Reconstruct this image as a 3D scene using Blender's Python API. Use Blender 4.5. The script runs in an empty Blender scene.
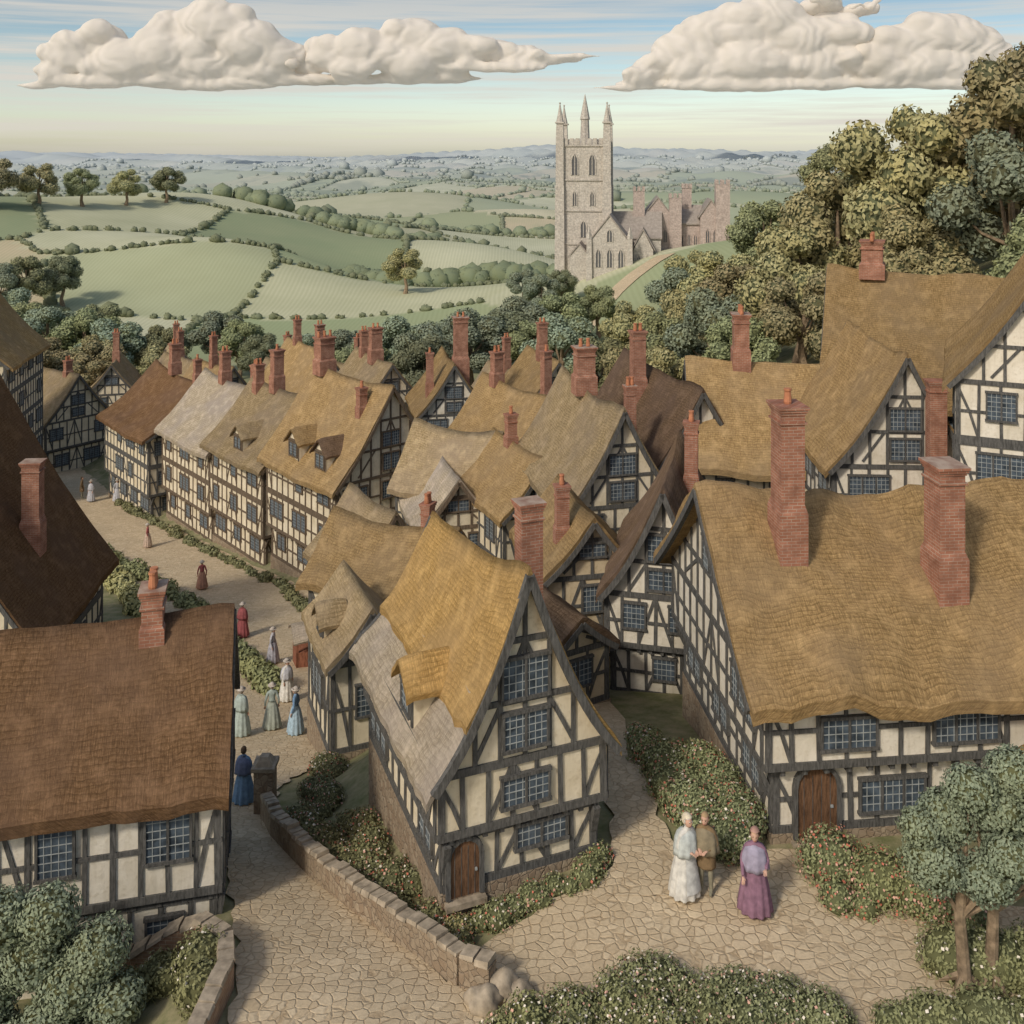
import bpy, math, random
import numpy as np
from mathutils import Vector, Matrix, noise
random.seed(7); rng=np.random.default_rng(7)
sc=bpy.context.scene
COL=sc.collection
# ------------------------------------------------------------ node helpers
def nd(nt,t,ins=None,**pr):
    n=nt.nodes.new(t)
    for k,v in pr.items(): setattr(n,k,v)
    for k,v in (ins or {}).items():
        if isinstance(v,bpy.types.NodeSocket): nt.links.new(v,n.inputs[k])
        else: n.inputs[k].default_value=v
    return n
def c4(c): return (c[0],c[1],c[2],1)
def mixc(nt,f,a,b,mode='MIX'):
    n=nt.nodes.new('ShaderNodeMix'); n.data_type='RGBA'; n.blend_type=mode
    for i,v in ((0,f),(6,a),(7,b)):
        if isinstance(v,bpy.types.NodeSocket): nt.links.new(v,n.inputs[i])
        else: n.inputs[i].default_value=v if i==0 else c4(v)
    return n.outputs[2]
def math_(nt,op,a,b=0.0,clamp=False):
    n=nt.nodes.new('ShaderNodeMath'); n.operation=op; n.use_clamp=clamp
    for i,v in ((0,a),(1,b)):
        if isinstance(v,bpy.types.NodeSocket): nt.links.new(v,n.inputs[i])
        else: n.inputs[i].default_value=v
    return n.outputs[0]
def ramp(nt,f,stops):
    n=nt.nodes.new('ShaderNodeValToRGB'); nt.links.new(f,n.inputs[0])
    e=n.color_ramp.elements
    while len(e)<len(stops): e.new(.5)
    for i,(p,c) in enumerate(stops):
        e[i].position=p; e[i].color=c4(c) if hasattr(c,'__len__') else (c,c,c,1)
    return n.outputs[0]
def noise_(nt,vec,scale,detail=4,rough=.55):
    n=nd(nt,'ShaderNodeTexNoise',{'Scale':scale,'Detail':detail,'Roughness':rough})
    if vec is not None: nt.links.new(vec,n.inputs['Vector'])
    return n
def vscale(nt,vec,s):
    n=nt.nodes.new('ShaderNodeVectorMath'); n.operation='MULTIPLY'
    nt.links.new(vec,n.inputs[0]); n.inputs[1].default_value=s; return n.outputs[0]
def vadd(nt,a,b):
    n=nt.nodes.new('ShaderNodeVectorMath'); n.operation='ADD'
    nt.links.new(a,n.inputs[0]); nt.links.new(b,n.inputs[1]); return n.outputs[0]
def newmat(name,rough=.85):
    m=bpy.data.materials.new(name); m.use_nodes=True; nt=m.node_tree
    b=nt.nodes['Principled BSDF']; b.inputs['Roughness'].default_value=rough
    b.inputs['Specular IOR Level'].default_value=.2
    return m,nt,b
def diffmat(name):
    m=bpy.data.materials.new(name); m.use_nodes=True; nt=m.node_tree
    nt.nodes.remove(nt.nodes['Principled BSDF']); b=nt.nodes.new('ShaderNodeBsdfDiffuse'); nt.links.new(b.outputs[0],nt.nodes['Material Output'].inputs[0])
    return m,nt,b
def obj_co(nt): return nt.nodes.new('ShaderNodeTexCoord').outputs['Object']
def bump(nt,b,h,strength=.5,dist=.03):
    n=nd(nt,'ShaderNodeBump',{'Strength':strength,'Distance':dist,'Height':h})
    nt.links.new(n.outputs[0],b.inputs['Normal'])
HAZE_TINT=(.48,.53,.54)
def haze_tint(nt,col,scale=5200.):  # aerial haze painted into the surface colour, stronger with distance from the world origin
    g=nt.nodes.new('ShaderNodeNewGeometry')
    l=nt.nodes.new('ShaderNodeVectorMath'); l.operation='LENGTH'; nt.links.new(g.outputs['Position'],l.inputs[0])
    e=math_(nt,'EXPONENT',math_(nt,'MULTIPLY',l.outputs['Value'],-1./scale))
    return mixc(nt,math_(nt,'SUBTRACT',1.,e,True),col,HAZE_TINT)
# ------------------------------------------------------------ materials
def m_plaster(name,c):
    m,nt,b=diffmat(name); co=obj_co(nt)
    n1=noise_(nt,co,1.3,5); n2=noise_(nt,co,9,4)
    n3=noise_(nt,vscale(nt,co,(6,6,.8)),1.,4,.6)
    col=mixc(nt,ramp(nt,n1.outputs[0],[(.35,0),(.7,1)]),c,tuple(x*.80 for x in (c[0],c[1]*.97,c[2]*.9)))
    col=mixc(nt,ramp(nt,n2.outputs[0],[(.52,0),(.75,.55)]),col,(c[0]*.62,c[1]*.58,c[2]*.5))
    col=mixc(nt,ramp(nt,n3.outputs[0],[(.5,0),(.75,.4)]),col,(c[0]*.55,c[1]*.52,c[2]*.45))
    nt.links.new(col,b.inputs['Color']); bump(nt,b,n2.outputs[0],.5,.025); return m
def m_simple(name,c,var=.3,scale=6,rough=.85,bs=.3):
    m,nt,b=newmat(name,rough); n=noise_(nt,obj_co(nt),scale,5)
    col=mixc(nt,ramp(nt,n.outputs[0],[(.3,0),(.7,1)]),tuple(x*(1+var) for x in c),tuple(x*(1-var) for x in c))
    nt.links.new(col,b.inputs['Base Color']); bump(nt,b,n.outputs[0],bs,.02); return m
def m_timber(name,c):
    m,nt,b=newmat(name,.9); co=obj_co(nt)
    n=noise_(nt,vscale(nt,co,(9,9,1.5)),2.5,6,.7)
    col=mixc(nt,ramp(nt,n.outputs[0],[(.3,0),(.7,1)]),tuple(x*.45 for x in c),tuple(x*1.9 for x in c))
    nt.links.new(col,b.inputs['Base Color']); bump(nt,b,n.outputs[0],.6,.02); return m
def m_thatch(name,c1,c2,dark=.6):
    m,nt,b=diffmat(name)
    tc=nt.nodes.new('ShaderNodeTexCoord'); uv=tc.outputs['UV']; co=tc.outputs['Object']
    nn=noise_(nt,co,.9,3); off=vscale(nt,nn.outputs['Color'],(.3,.32,0))
    nf=noise_(nt,co,5,3); off2=vscale(nt,nf.outputs['Color'],(.14,.07,0))
    v=vadd(nt,vadd(nt,uv,off),off2)
    sv=nd(nt,'ShaderNodeSeparateXYZ',{0:v})
    row=math_(nt,'FRACT',math_(nt,'DIVIDE',sv.outputs[1],.125))
    st=noise_(nt,vscale(nt,uv,(30,3.2,1)),1.,5,.8)
    st2=noise_(nt,vscale(nt,v,(7,26,1)),1.,3,.7)
    big=noise_(nt,co,.5,4); mid=noise_(nt,co,2.1,4,.6)
    oi=nt.nodes.new('ShaderNodeObjectInfo')
    col=mixc(nt,ramp(nt,st2.outputs[0],[(.38,0),(.62,1)]),tuple(x*1.08 for x in c1),tuple(x*.92 for x in c2))
    col=mixc(nt,ramp(nt,st.outputs[0],[(.36,.9),(.60,0)]),col,tuple(x*.45 for x in c2))
    col=mixc(nt,math_(nt,'MULTIPLY',math_(nt,'POWER',row,3.),.6),col,tuple(x*.38 for x in c2))
    col=mixc(nt,ramp(nt,big.outputs[0],[(.4,0),(.66,.7)]),col,(c1[0]*.58,c1[1]*.60,c1[2]*.72))
    col=mixc(nt,ramp(nt,mid.outputs[0],[(.48,0),(.78,.45)]),col,(c1[0]*1.3,c1[1]*1.32,c1[2]*1.4))
    hv=nd(nt,'ShaderNodeHueSaturation',{'Value':math_(nt,'ADD',math_(nt,'MULTIPLY',oi.outputs['Random'],.35),.9),'Color':col})
    nt.links.new(hv.outputs[0],b.inputs['Color'])
    h=math_(nt,'ADD',math_(nt,'MULTIPLY',row,-1.),math_(nt,'ADD',math_(nt,'MULTIPLY',st.outputs[0],1.8),math_(nt,'MULTIPLY',mid.outputs[0],1.2)))
    bump(nt,b,h,.85,.035); return m
def m_brick(name,c1,c2,mortar,bw=.22,rh=.075,haz=False):
    m,nt,b=newmat(name,.95); co=obj_co(nt)
    s=nd(nt,'ShaderNodeSeparateXYZ',{0:co})
    v=nd(nt,'ShaderNodeCombineXYZ',{0:math_(nt,'ADD',s.outputs[0],s.outputs[1]),1:s.outputs[2]})
    br=nd(nt,'ShaderNodeTexBrick',{'Vector':v.outputs[0],'Scale':1.,'Mortar Size':.007,'Brick Width':bw,'Row Height':rh,'Color1':c4(c1),'Color2':c4(c2),'Mortar':c4(mortar)})
    n=noise_(nt,co,3,5)
    col=mixc(nt,ramp(nt,n.outputs[0],[(.38,0),(.72,.85)]),br.outputs['Color'],tuple(x*.48 for x in c1))
    nt.links.new(col,b.inputs['Base Color']); bump(nt,b,math_(nt,'SUBTRACT',n.outputs[0],br.outputs['Fac']),.5,.02); return m
def m_cells(name,c1,c2,joint,scale,jw=.06,flat=True,js=.8):
    m,nt,b=diffmat(name); g=nt.nodes.new('ShaderNodeNewGeometry'); p=g.outputs['Position']
    if flat: p=vscale(nt,p,(1,1.1,1))
    nz=noise_(nt,p,1.6,3); p=vadd(nt,p,vscale(nt,nz.outputs['Color'],(.25,.25,.25)))
    a=nd(nt,'ShaderNodeTexVoronoi',{'Vector':p,'Scale':scale,'Randomness':.7}); e=nd(nt,'ShaderNodeTexVoronoi',{'Vector':p,'Scale':scale,'Randomness':.7},feature='DISTANCE_TO_EDGE')
    s=nd(nt,'ShaderNodeSeparateColor',{0:a.outputs['Color']})
    col=mixc(nt,s.outputs[0],c1,c2)
    n2=noise_(nt,p,.35,4); col=mixc(nt,ramp(nt,n2.outputs[0],[(.4,0),(.7,.6)]),col,tuple(x*.70 for x in c1))
    n3=noise_(nt,p,14,4); col=mixc(nt,ramp(nt,n3.outputs[0],[(.4,0),(.8,.5)]),col,tuple(x*.6 for x in c2))
    n4=noise_(nt,p,3.,4); wob=math_(nt,'MULTIPLY',ramp(nt,n4.outputs[0],[(.35,.25),(.65,1)]),js)
    k=ramp(nt,e.outputs['Distance'],[(0,1),(jw,0)])
    col=mixc(nt,math_(nt,'MULTIPLY',k,wob),col,joint)
    nt.links.new(col,b.inputs['Color'])
    bump(nt,b,math_(nt,'SUBTRACT',math_(nt,'MULTIPLY',n3.outputs[0],.5),k),.6,.025); return m
def m_leaf(name,c1,c2,hz=True):
    m,nt,b=diffmat(name)
    g=nt.nodes.new('ShaderNodeNewGeometry'); oi=nt.nodes.new('ShaderNodeObjectInfo')
    col=mixc(nt,g.outputs['Random Per Island'],c1,c2)
    n=noise_(nt,g.outputs['Position'],.35,3); col=mixc(nt,ramp(nt,n.outputs[0],[(.4,0),(.65,.45)]),col,(c1[0]*1.45,c1[1]*1.25,c1[2]*.95))
    hv=nd(nt,'ShaderNodeHueSaturation',{'Hue':math_(nt,'ADD',math_(nt,'MULTIPLY',oi.outputs['Random'],.04),.475),'Value':math_(nt,'ADD',math_(nt,'MULTIPLY',oi.outputs['Random'],.5),.85),'Color':col})
    o=haze_tint(nt,hv.outputs[0],3400) if hz else hv.outputs[0]
    nt.links.new(o,b.inputs['Color'])
    return m
PL=[m_plaster('plaster_cream',(.78,.69,.52)),m_plaster('plaster_white',(.81,.75,.63)),m_plaster('plaster_ochre',(.69,.57,.39))]
TI=m_timber('oak_timber',(.088,.085,.078)); TB=m_timber('brown_oak_timber',(.12,.09,.062))
TH={'G':m_thatch('thatch_golden',(.66,.43,.17),(.52,.32,.11)),'B':m_thatch('tiles_brown',(.30,.18,.095),(.21,.12,.06)),
 'T':m_thatch('thatch_tan',(.50,.38,.22),(.38,.28,.145)),'P':m_thatch('thatch_pale',(.60,.50,.36),(.49,.40,.27)),'D':m_thatch('tiles_dark',(.26,.175,.11),(.18,.118,.07)),
 'O':m_thatch('thatch_ochre',(.49,.34,.16),(.36,.235,.105)),'A':m_thatch('thatch_umber',(.48,.325,.15),(.35,.225,.10))}
BR=m_brick('red_brick',(.43,.20,.13),(.33,.14,.085),(.44,.34,.26))
BR2=m_brick('old_brick',(.42,.27,.17),(.32,.19,.12),(.45,.37,.27))
POT=m_simple('clay_pot',(.45,.19,.10),.25)
GL=m_simple('leaded_glass',(.07,.09,.11),.6,4,.3,.1); LEAD=m_simple('lead_bars',(.33,.35,.34),.2)
DOOR=m_timber('door_wood',(.12,.065,.035))
COB=m_cells('cobblestone',(.71,.58,.39),(.57,.45,.29),(.38,.28,.17),4.3,.09,True,.85)
RUB=m_cells('rubble_stone',(.42,.34,.24),(.29,.21,.14),(.16,.13,.10),6.5,.09,False)
CAP=m_simple('cap_stone',(.35,.29,.21),.4,5)
STN=m_brick('church_stone',(.63,.58,.50),(.54,.49,.42),(.46,.42,.37),.9,.45)
STR=m_brick('pink_stone',(.57,.47,.41),(.48,.39,.34),(.41,.36,.31),.9,.45)
SLATE=m_simple('slate_roof',(.33,.29,.25),.2,2)
DARK=m_simple('dark_opening',(.12,.12,.12),.2)
BARK=m_simple('bark',(.25,.185,.12),.45,7,.95,.8)
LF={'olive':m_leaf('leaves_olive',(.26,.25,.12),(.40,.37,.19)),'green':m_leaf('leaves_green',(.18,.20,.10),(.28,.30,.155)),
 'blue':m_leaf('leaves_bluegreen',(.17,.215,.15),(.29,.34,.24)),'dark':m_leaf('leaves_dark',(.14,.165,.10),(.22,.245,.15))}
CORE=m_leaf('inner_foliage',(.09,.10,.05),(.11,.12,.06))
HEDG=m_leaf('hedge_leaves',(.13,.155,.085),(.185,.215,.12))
FLW=m_simple('petals_white',(.8,.73,.6),.15); FLR=m_simple('petals_red',(.55,.17,.11),.25); FLO=m_simple('petals_pink',(.68,.40,.30),.2)
# ------------------------------------------------------------ mesh builders
class MB:
    def __init__(s): s.v=[];s.f=[];s.m=[]
    def add(s,V,F,m=0):
        o=len(s.v); s.v.extend([tuple(p) for p in V]); s.f.extend([tuple(i+o for i in f) for f in F]); s.m.extend([m]*len(F))
    def hexa(s,P,m=0): s.add(P,[(0,3,2,1),(4,5,6,7),(0,1,5,4),(1,2,6,5),(2,3,7,6),(3,0,4,7)],m)
    def box(s,x0,x1,y0,y1,z0,z1,m=0,tap=0.):
        t=tap; s.hexa([(x0,y0,z0),(x1,y0,z0),(x1,y1,z0),(x0,y1,z0),(x0+t,y0+t,z1),(x1-t,y0+t,z1),(x1-t,y1-t,z1),(x0+t,y1-t,z1)],m)
    def beam(s,O,U,N,s0,z0,s1,z1,bw,d,m=0,back=-.03):
        O=Vector(O);U=Vector(U);N=Vector(N);Z=Vector((0,0,1))
        a=O+U*s0+Z*z0; b=O+U*s1+Z*z1; t=(b-a)
        if t.length<1e-4: return
        t.normalize(); p=N.cross(t).normalized()*(bw/2)
        s.hexa([a-p+N*back,b-p+N*back,b+p+N*back,a+p+N*back,a-p+N*d,b-p+N*d,b+p+N*d,a+p+N*d],m)
    def tube(s,pts,rad,n=7,m=0):
        pts=[Vector(p) for p in pts]; V=[];F=[]
        for i,p in enumerate(pts):
            t=(pts[min(i+1,len(pts)-1)]-pts[max(i-1,0)]).normalized()
            a=t.orthogonal().normalized() if abs(t.z)<.9 else Vector((1,0,0)).cross(t).normalized(); b=t.cross(a)
            for k in range(n):
                an=2*math.pi*k/n; V.append(p+(a*math.cos(an)+b*math.sin(an))*rad[i])
        for i in range(len(pts)-1):
            for k in range(n): F.append((i*n+k,i*n+(k+1)%n,(i+1)*n+(k+1)%n,(i+1)*n+k))
        F.append(tuple(range(n))[::-1]); F.append(tuple(range((len(pts)-1)*n,len(pts)*n)))
        s.add(V,F,m)
    def lathe(s,prof,n=24,m=0,fold=0,k=9,cx=0,cy=0,sy=1.):
        V=[];F=[]
        for i,(z,r) in enumerate(prof):
            q=i/(len(prof)-1)
            for j in range(n):
                a=2*math.pi*j/n; rr=r*(1+fold*q*math.sin(k*a+i*.3)); V.append((cx+rr*math.cos(a),cy+rr*math.sin(a)*sy,z))
        for i in range(len(prof)-1):
            for j in range(n): F.append((i*n+j,i*n+(j+1)%n,(i+1)*n+(j+1)%n,(i+1)*n+j))
        F.append(tuple(range(n))); F.append(tuple(range((len(prof)-1)*n,len(prof)*n)))
        s.add(V,F,m)
    def obj(s,name,mats,parent=None,smooth=False,loc=None):
        me=bpy.data.meshes.new(name); me.from_pydata(s.v,[],s.f); 
        for m in mats: me.materials.append(m)
        me.polygons.foreach_set('material_index',s.m)
        if smooth: me.polygons.foreach_set('use_smooth',[True]*len(s.f))
        o=bpy.data.objects.new(name,me); COL.objects.link(o)
        if parent: o.parent=parent
        if loc: o.location=loc
        return o
def empty(name,loc,rz=0.,s=1.):
    e=bpy.data.objects.new(name,None); e.empty_display_size=.5; COL.objects.link(e); e.location=loc; e.rotation_euler=(0,0,rz); e.scale=(s,s,s); return e
def np_obj(name,V,F,mats,mi=None,smooth=False):
    me=bpy.data.meshes.new(name); k=F.shape[1]
    me.vertices.add(len(V)); me.vertices.foreach_set('co',V.astype(np.float32).ravel())
    me.loops.add(F.size); me.loops.foreach_set('vertex_index',F.astype(np.int32).ravel())
    me.polygons.add(len(F)); me.polygons.foreach_set('loop_start',np.arange(0,F.size,k,dtype=np.int32))
    for m in mats: me.materials.append(m)
    if mi is not None: me.polygons.foreach_set('material_index',mi.astype(np.int32))
    me.polygons.foreach_set('use_smooth',np.full(len(F),smooth))
    me.update(calc_edges=True); me.validate()
    o=bpy.data.objects.new(name,me); COL.objects.link(o); return o
# ------------------------------------------------------------ terrain
def sm(a,b,x):
    t=np.clip((x-a)/(b-a),0,1); return t*t*(3-2*t)
SYs=[-60,14,18,23,27.5,36,46,62,84,100,130,200,350,600,1000,3000,60000]
SZs=[.3,.1,0,-1.3,-2.7,-5.2,-7.5,-9.8,-11.9,-13,-14.5,-18,-21,-25,-28,-32,-32]
RYs=[-60,18,24,30,40,60,80,100,130,200,350,600,1000,3000,60000]
RZs=[.1,0,0,-1.3,-4,-7.5,-9,-12,-14.5,-18,-21,-25,-28,-32,-32]
XRy=[14,17.5,22.5,28,31,34,38,42,46,54,62,76,98,140]; XR=[.5,-.7,-4.4,-6.6,-6,-6.1,-7.2,-8.0,-8.5,-10.6,-16.9,-29.3,-44.8,-62]
XLy=[14,17.5,22.5,28,38.5,46,62,84,98,140]; XL=[-4.4,-4.9,-6.4,-8.6,-12.2,-15.0,-25,-40.3,-49.5,-68]
def si(y,a,b):
    d=.03*np.abs(y)+.5; return (np.interp(y-d,a,b)+2*np.interp(y,a,b)+np.interp(y+d,a,b))/4
def gs(X,Y,h,x,y,sx,sy): return h*np.exp(-((X-x)/sx)**2-((Y-y)/sy)**2)
def terr(X,Y):
    X=np.asarray(X,float);Y=np.asarray(Y,float)
    xr=np.interp(Y,XRy,XR); xl=np.interp(Y,XLy,XL)
    w=sm(0,1,(X-xr-.2)/4.5)
    z=si(Y,SYs,SZs)*(1-w)+si(Y,RYs,RZs)*w
    z=z-1.3*sm(0,1,(xl-.3-X)/3.)*(1-sm(26,36,Y))
    k=.40*sm(24,34,Y)+.12*sm(50,80,Y)
    hx=np.maximum(X-7,0); hx=60*np.tanh(hx/60); hx=hx*hx/(hx+2.5)
    z=z+k*hx*(1-sm(150,260,Y))
    z=z+gs(X,Y,9,22,205,40,42)+gs(X,Y,23,-165,280,80,80)
    z=z+gs(X,Y,11,-75,400,60,55)+gs(X,Y,9,-12,300,42,34)+gs(X,Y,9.5,-62,235,34,26)+gs(X,Y,10,-100,330,44,30)-gs(X,Y,5,-35,260,25,25)+gs(X,Y,9,70,420,70,45)
    z=z+gs(X,Y,15,-190,560,90,60)+gs(X,Y,13,-20,560,80,50)+gs(X,Y,14,150,640,110,60)+gs(X,Y,16,-120,800,130,70)+gs(X,Y,16,110,950,140,80)
    a=sm(140,280,Y)*(1+np.clip(Y/1500,0,5))
    z=z+a*(1.7*np.sin(X/58+Y/95)+1.5*np.sin(X/37-Y/70+2)+1.2*np.sin(X/170+Y/230+1)*np.clip(Y/500,0,4))
    z=z+sm(4500,9000,Y)*(78+45*np.sin(X/1500+.6)+30*np.sin(X/560+1)+9*np.sin(X/210))
    return z
def tz(x,y): return float(terr(x,y))
ax=22*np.sinh(np.linspace(-7.7,7.7,640)); ay=18*np.sinh(np.linspace(-1.2,8.2,620))
GX,GY=np.meshgrid(ax,ay); GZ=terr(GX,GY)
V=np.stack([GX.ravel(),GY.ravel(),GZ.ravel()],1); nx=len(ax); ny=len(ay)
i=np.arange(ny-1)[:,None]*nx+np.arange(nx-1)[None,:]; i=i.ravel()
F=np.stack([i,i+1,i+nx+1,i+nx],1)
def seeds(x0,x1,y0,y1,sp,j=.38):
    gx=np.arange(x0,x1,sp*1.25);gy=np.arange(y0,y1,sp); a,b=np.meshgrid(gx,gy)
    a=a+(np.arange(len(gy))%2)[:,None]*sp*.6
    a=a+rng.uniform(-j,j,a.shape)*sp*1.25;b=b+rng.uniform(-j,j,b.shape)*sp
    return np.stack([a.ravel(),b.ravel()],1)
R=[seeds(-340,340,120,520,44),seeds(-1300,1300,560,1700,105),seeds(-5200,5200,1900,8000,400)]
S=np.concatenate(R)
PAL=np.array([(.45,.47,.28),(.57,.56,.36),(.34,.39,.21),(.64,.58,.39),(.25,.30,.16),(.49,.47,.30),(.59,.58,.39),(.32,.35,.19),(.57,.47,.30),(.41,.45,.28)])
pid=rng.integers(0,len(PAL),len(S))
C=np.tile(np.array([.13,.14,.055,1.]),(len(V),1))
sel=np.where((V[:,1]>128)&(V[:,1]<9500)&(np.abs(V[:,0])<.9*V[:,1]+60))[0]
for ch in np.array_split(sel,60):
    d=(V[ch,0][:,None]-S[None,:,0])**2+(V[ch,1][:,None]-S[None,:,1])**2
    C[ch,:3]=PAL[pid[d.argmin(1)]]
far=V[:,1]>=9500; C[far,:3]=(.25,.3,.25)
ground=np_obj('ground',V,F,[],None,True)
at=ground.data.color_attributes.new('Col','FLOAT_COLOR','POINT'); at.data.foreach_set('color',C.astype(np.float32).ravel())
m,nt,b=diffmat('ground_fields')
att=nd(nt,'ShaderNodeAttribute'); att.attribute_name='Col'
g=nt.nodes.new('ShaderNodeNewGeometry'); p=g.outputs['Position']
n1=noise_(nt,p,.05,6); n2=noise_(nt,p,1.5,6,.7); n3=noise_(nt,vscale(nt,p,(1,.4,1)),.006,5,.6)
wv=nd(nt,'ShaderNodeTexWave',{'Vector':p,'Scale':.35,'Distortion':6.,'Detail':2.,'Detail Scale':.1})
col=mixc(nt,ramp(nt,n1.outputs[0],[(.35,0),(.7,.5)]),att.outputs['Color'],(.35,.36,.20))
col=mixc(nt,math_(nt,'MULTIPLY',wv.outputs['Fac'],.18),col,(.2,.22,.1))
sy=nd(nt,'ShaderNodeSeparateXYZ',{0:p})
fm=math_(nt,'DIVIDE',math_(nt,'SUBTRACT',sy.outputs[1],110.),60.,True)
near=mixc(nt,ramp(nt,n2.outputs[0],[(.35,0),(.65,1)]),(.16,.17,.075),(.33,.29,.17))
col=mixc(nt,fm,near,col)
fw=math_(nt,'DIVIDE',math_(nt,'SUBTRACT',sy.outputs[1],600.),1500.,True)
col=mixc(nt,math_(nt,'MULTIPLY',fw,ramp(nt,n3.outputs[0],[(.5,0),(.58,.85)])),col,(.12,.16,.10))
nt.links.new(haze_tint(nt,col,3800),b.inputs['Color']); bump(nt,b,n2.outputs[0],.4,.08)
ground.data.materials.append(m)
# roads
def strip(name,Lp,Rp,mat,off,nw=10,st=.4):
    tot=sum((Vector(a)-Vector(b)).length for a,b in zip(Lp,Lp[1:])); n=max(8,int(tot/st))
    def res(P):
        P=np.array(P,float); q=np.linspace(0,len(P)-1,n); out=[]
        for u in q:
            k=min(int(u),len(P)-2); f=u-k; p0=P[max(k-1,0)];p1=P[k];p2=P[k+1];p3=P[min(k+2,len(P)-1)]
            out.append(.5*((2*p1)+(-p0+p2)*f+(2*p0-5*p1+4*p2-p3)*f*f+(-p0+3*p1-3*p2+p3)*f**3))
        return np.array(out)
    A=res(Lp);B=res(Rp); W=np.linspace(0,1,nw)
    edge=.12*np.sin(np.arange(n)*1.7)*np.sin(np.arange(n)*.45)
    P=A[:,None,:]*(1-W)[None,:,None]+B[:,None,:]*W[None,:,None]
    P[:,0,0]+=edge; P[:,-1,0]-=edge
    z=terr(P[...,0],P[...,1])+off
    V=np.stack([P[...,0].ravel(),P[...,1].ravel(),z.ravel()],1)
    i=(np.arange(n-1)[:,None]*nw+np.arange(nw-1)[None,:]).ravel()
    return np_obj(name,V,np.stack([i,i+1,i+nw+1,i+nw],1),[mat],None,True)
ys=[12,17.5,22.5,28,31,34,38,42,46,54,62,76,84,98,120]
strip('cobbled_street',[(float(np.interp(y,XLy,XL)),y) for y in ys],[(float(np.interp(y,XRy,XR)),y) for y in ys],COB,.05,24,.5)
strip('cobbled_square',[(-1.6,17.0),(-.9,19.0),(.6,20.2),(2.1,20.9),(4.5,21.6),(6.9,21.55),(8.6,20.3),(12,19.8)],[(-1.0,12),(-.2,15.8),(1.2,16.2),(3,16.4),(5.0,16.4),(7.0,16.4),(9,16.4),(12,16)],COB,.062,24,.4)
strip('cobbled_lane',[(1.9,20.3),(2.2,22),(2.2,24),(2.0,27),(1.5,32)],[(4.1,20.3),(3.5,22),(3.3,24),(3.2,27),(2.9,32)],COB,.074,8,.4)
strip('country_road',[(8,132),(8.5,150),(11,162),(18,175),(27,186)],[(11,131),(11.5,149),(14,160),(21,172),(30,183)],COB,.15,5,2)
# ------------------------------------------------------------ foliage
def ico(sub):
    import bmesh
    bm=bmesh.new(); bmesh.ops.create_icosphere(bm,subdivisions=sub,radius=1); v=np.array([x.co[:] for x in bm.verts]); f=np.array([[q.index for q in a.verts] for a in bm.faces]); bm.free(); return v,f
I1=ico(1);I2=ico(2);I3=ico(3)
def leafquads(cs,rs,n,size,sq=.9,jit=.5,up=.0):
    out=[]
    for c,r,k in zip(cs,rs,n):
        d=rng.normal(size=(k,3)); d/=np.linalg.norm(d,axis=1)[:,None]
        lump=1+.10*np.sin(d[:,0:1]*5+c[0])*np.sin(d[:,1:2]*6+c[1])*np.sin(d[:,2:3]*5+2)
        p=np.array(c)+d*np.array([1,1,sq])*r*rng.uniform(.84,1.08,(k,1))*lump
        nn=d+rng.normal(size=(k,3))*jit; nn/=np.linalg.norm(nn,axis=1)[:,None]
        t=np.cross(nn,rng.normal(size=(k,3))); t/=np.linalg.norm(t,axis=1)[:,None]; bb=np.cross(nn,t)
        s=size*rng.uniform(.6,1.3,(k,1))
        q=np.stack([p-t*s,p-bb*s*.55,p+t*s,p+bb*s*.55],1); out.append(q.reshape(-1,3))
    return np.concatenate(out)
def cores(cs,rs,T=I1,sc_=.86,sq=.9):
    v,f=T; VV=[];FF=[]
    for i,(c,r) in enumerate(zip(cs,rs)):
        w=1+.12*np.sin(v[:,0:1]*4+c[0])*np.sin(v[:,1:2]*5+c[1]*2)
        VV.append(np.array(c)+v*w*np.array([1,1,sq])*r*sc_); FF.append(f+i*len(v))
    return np.concatenate(VV),np.concatenate(FF)
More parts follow.
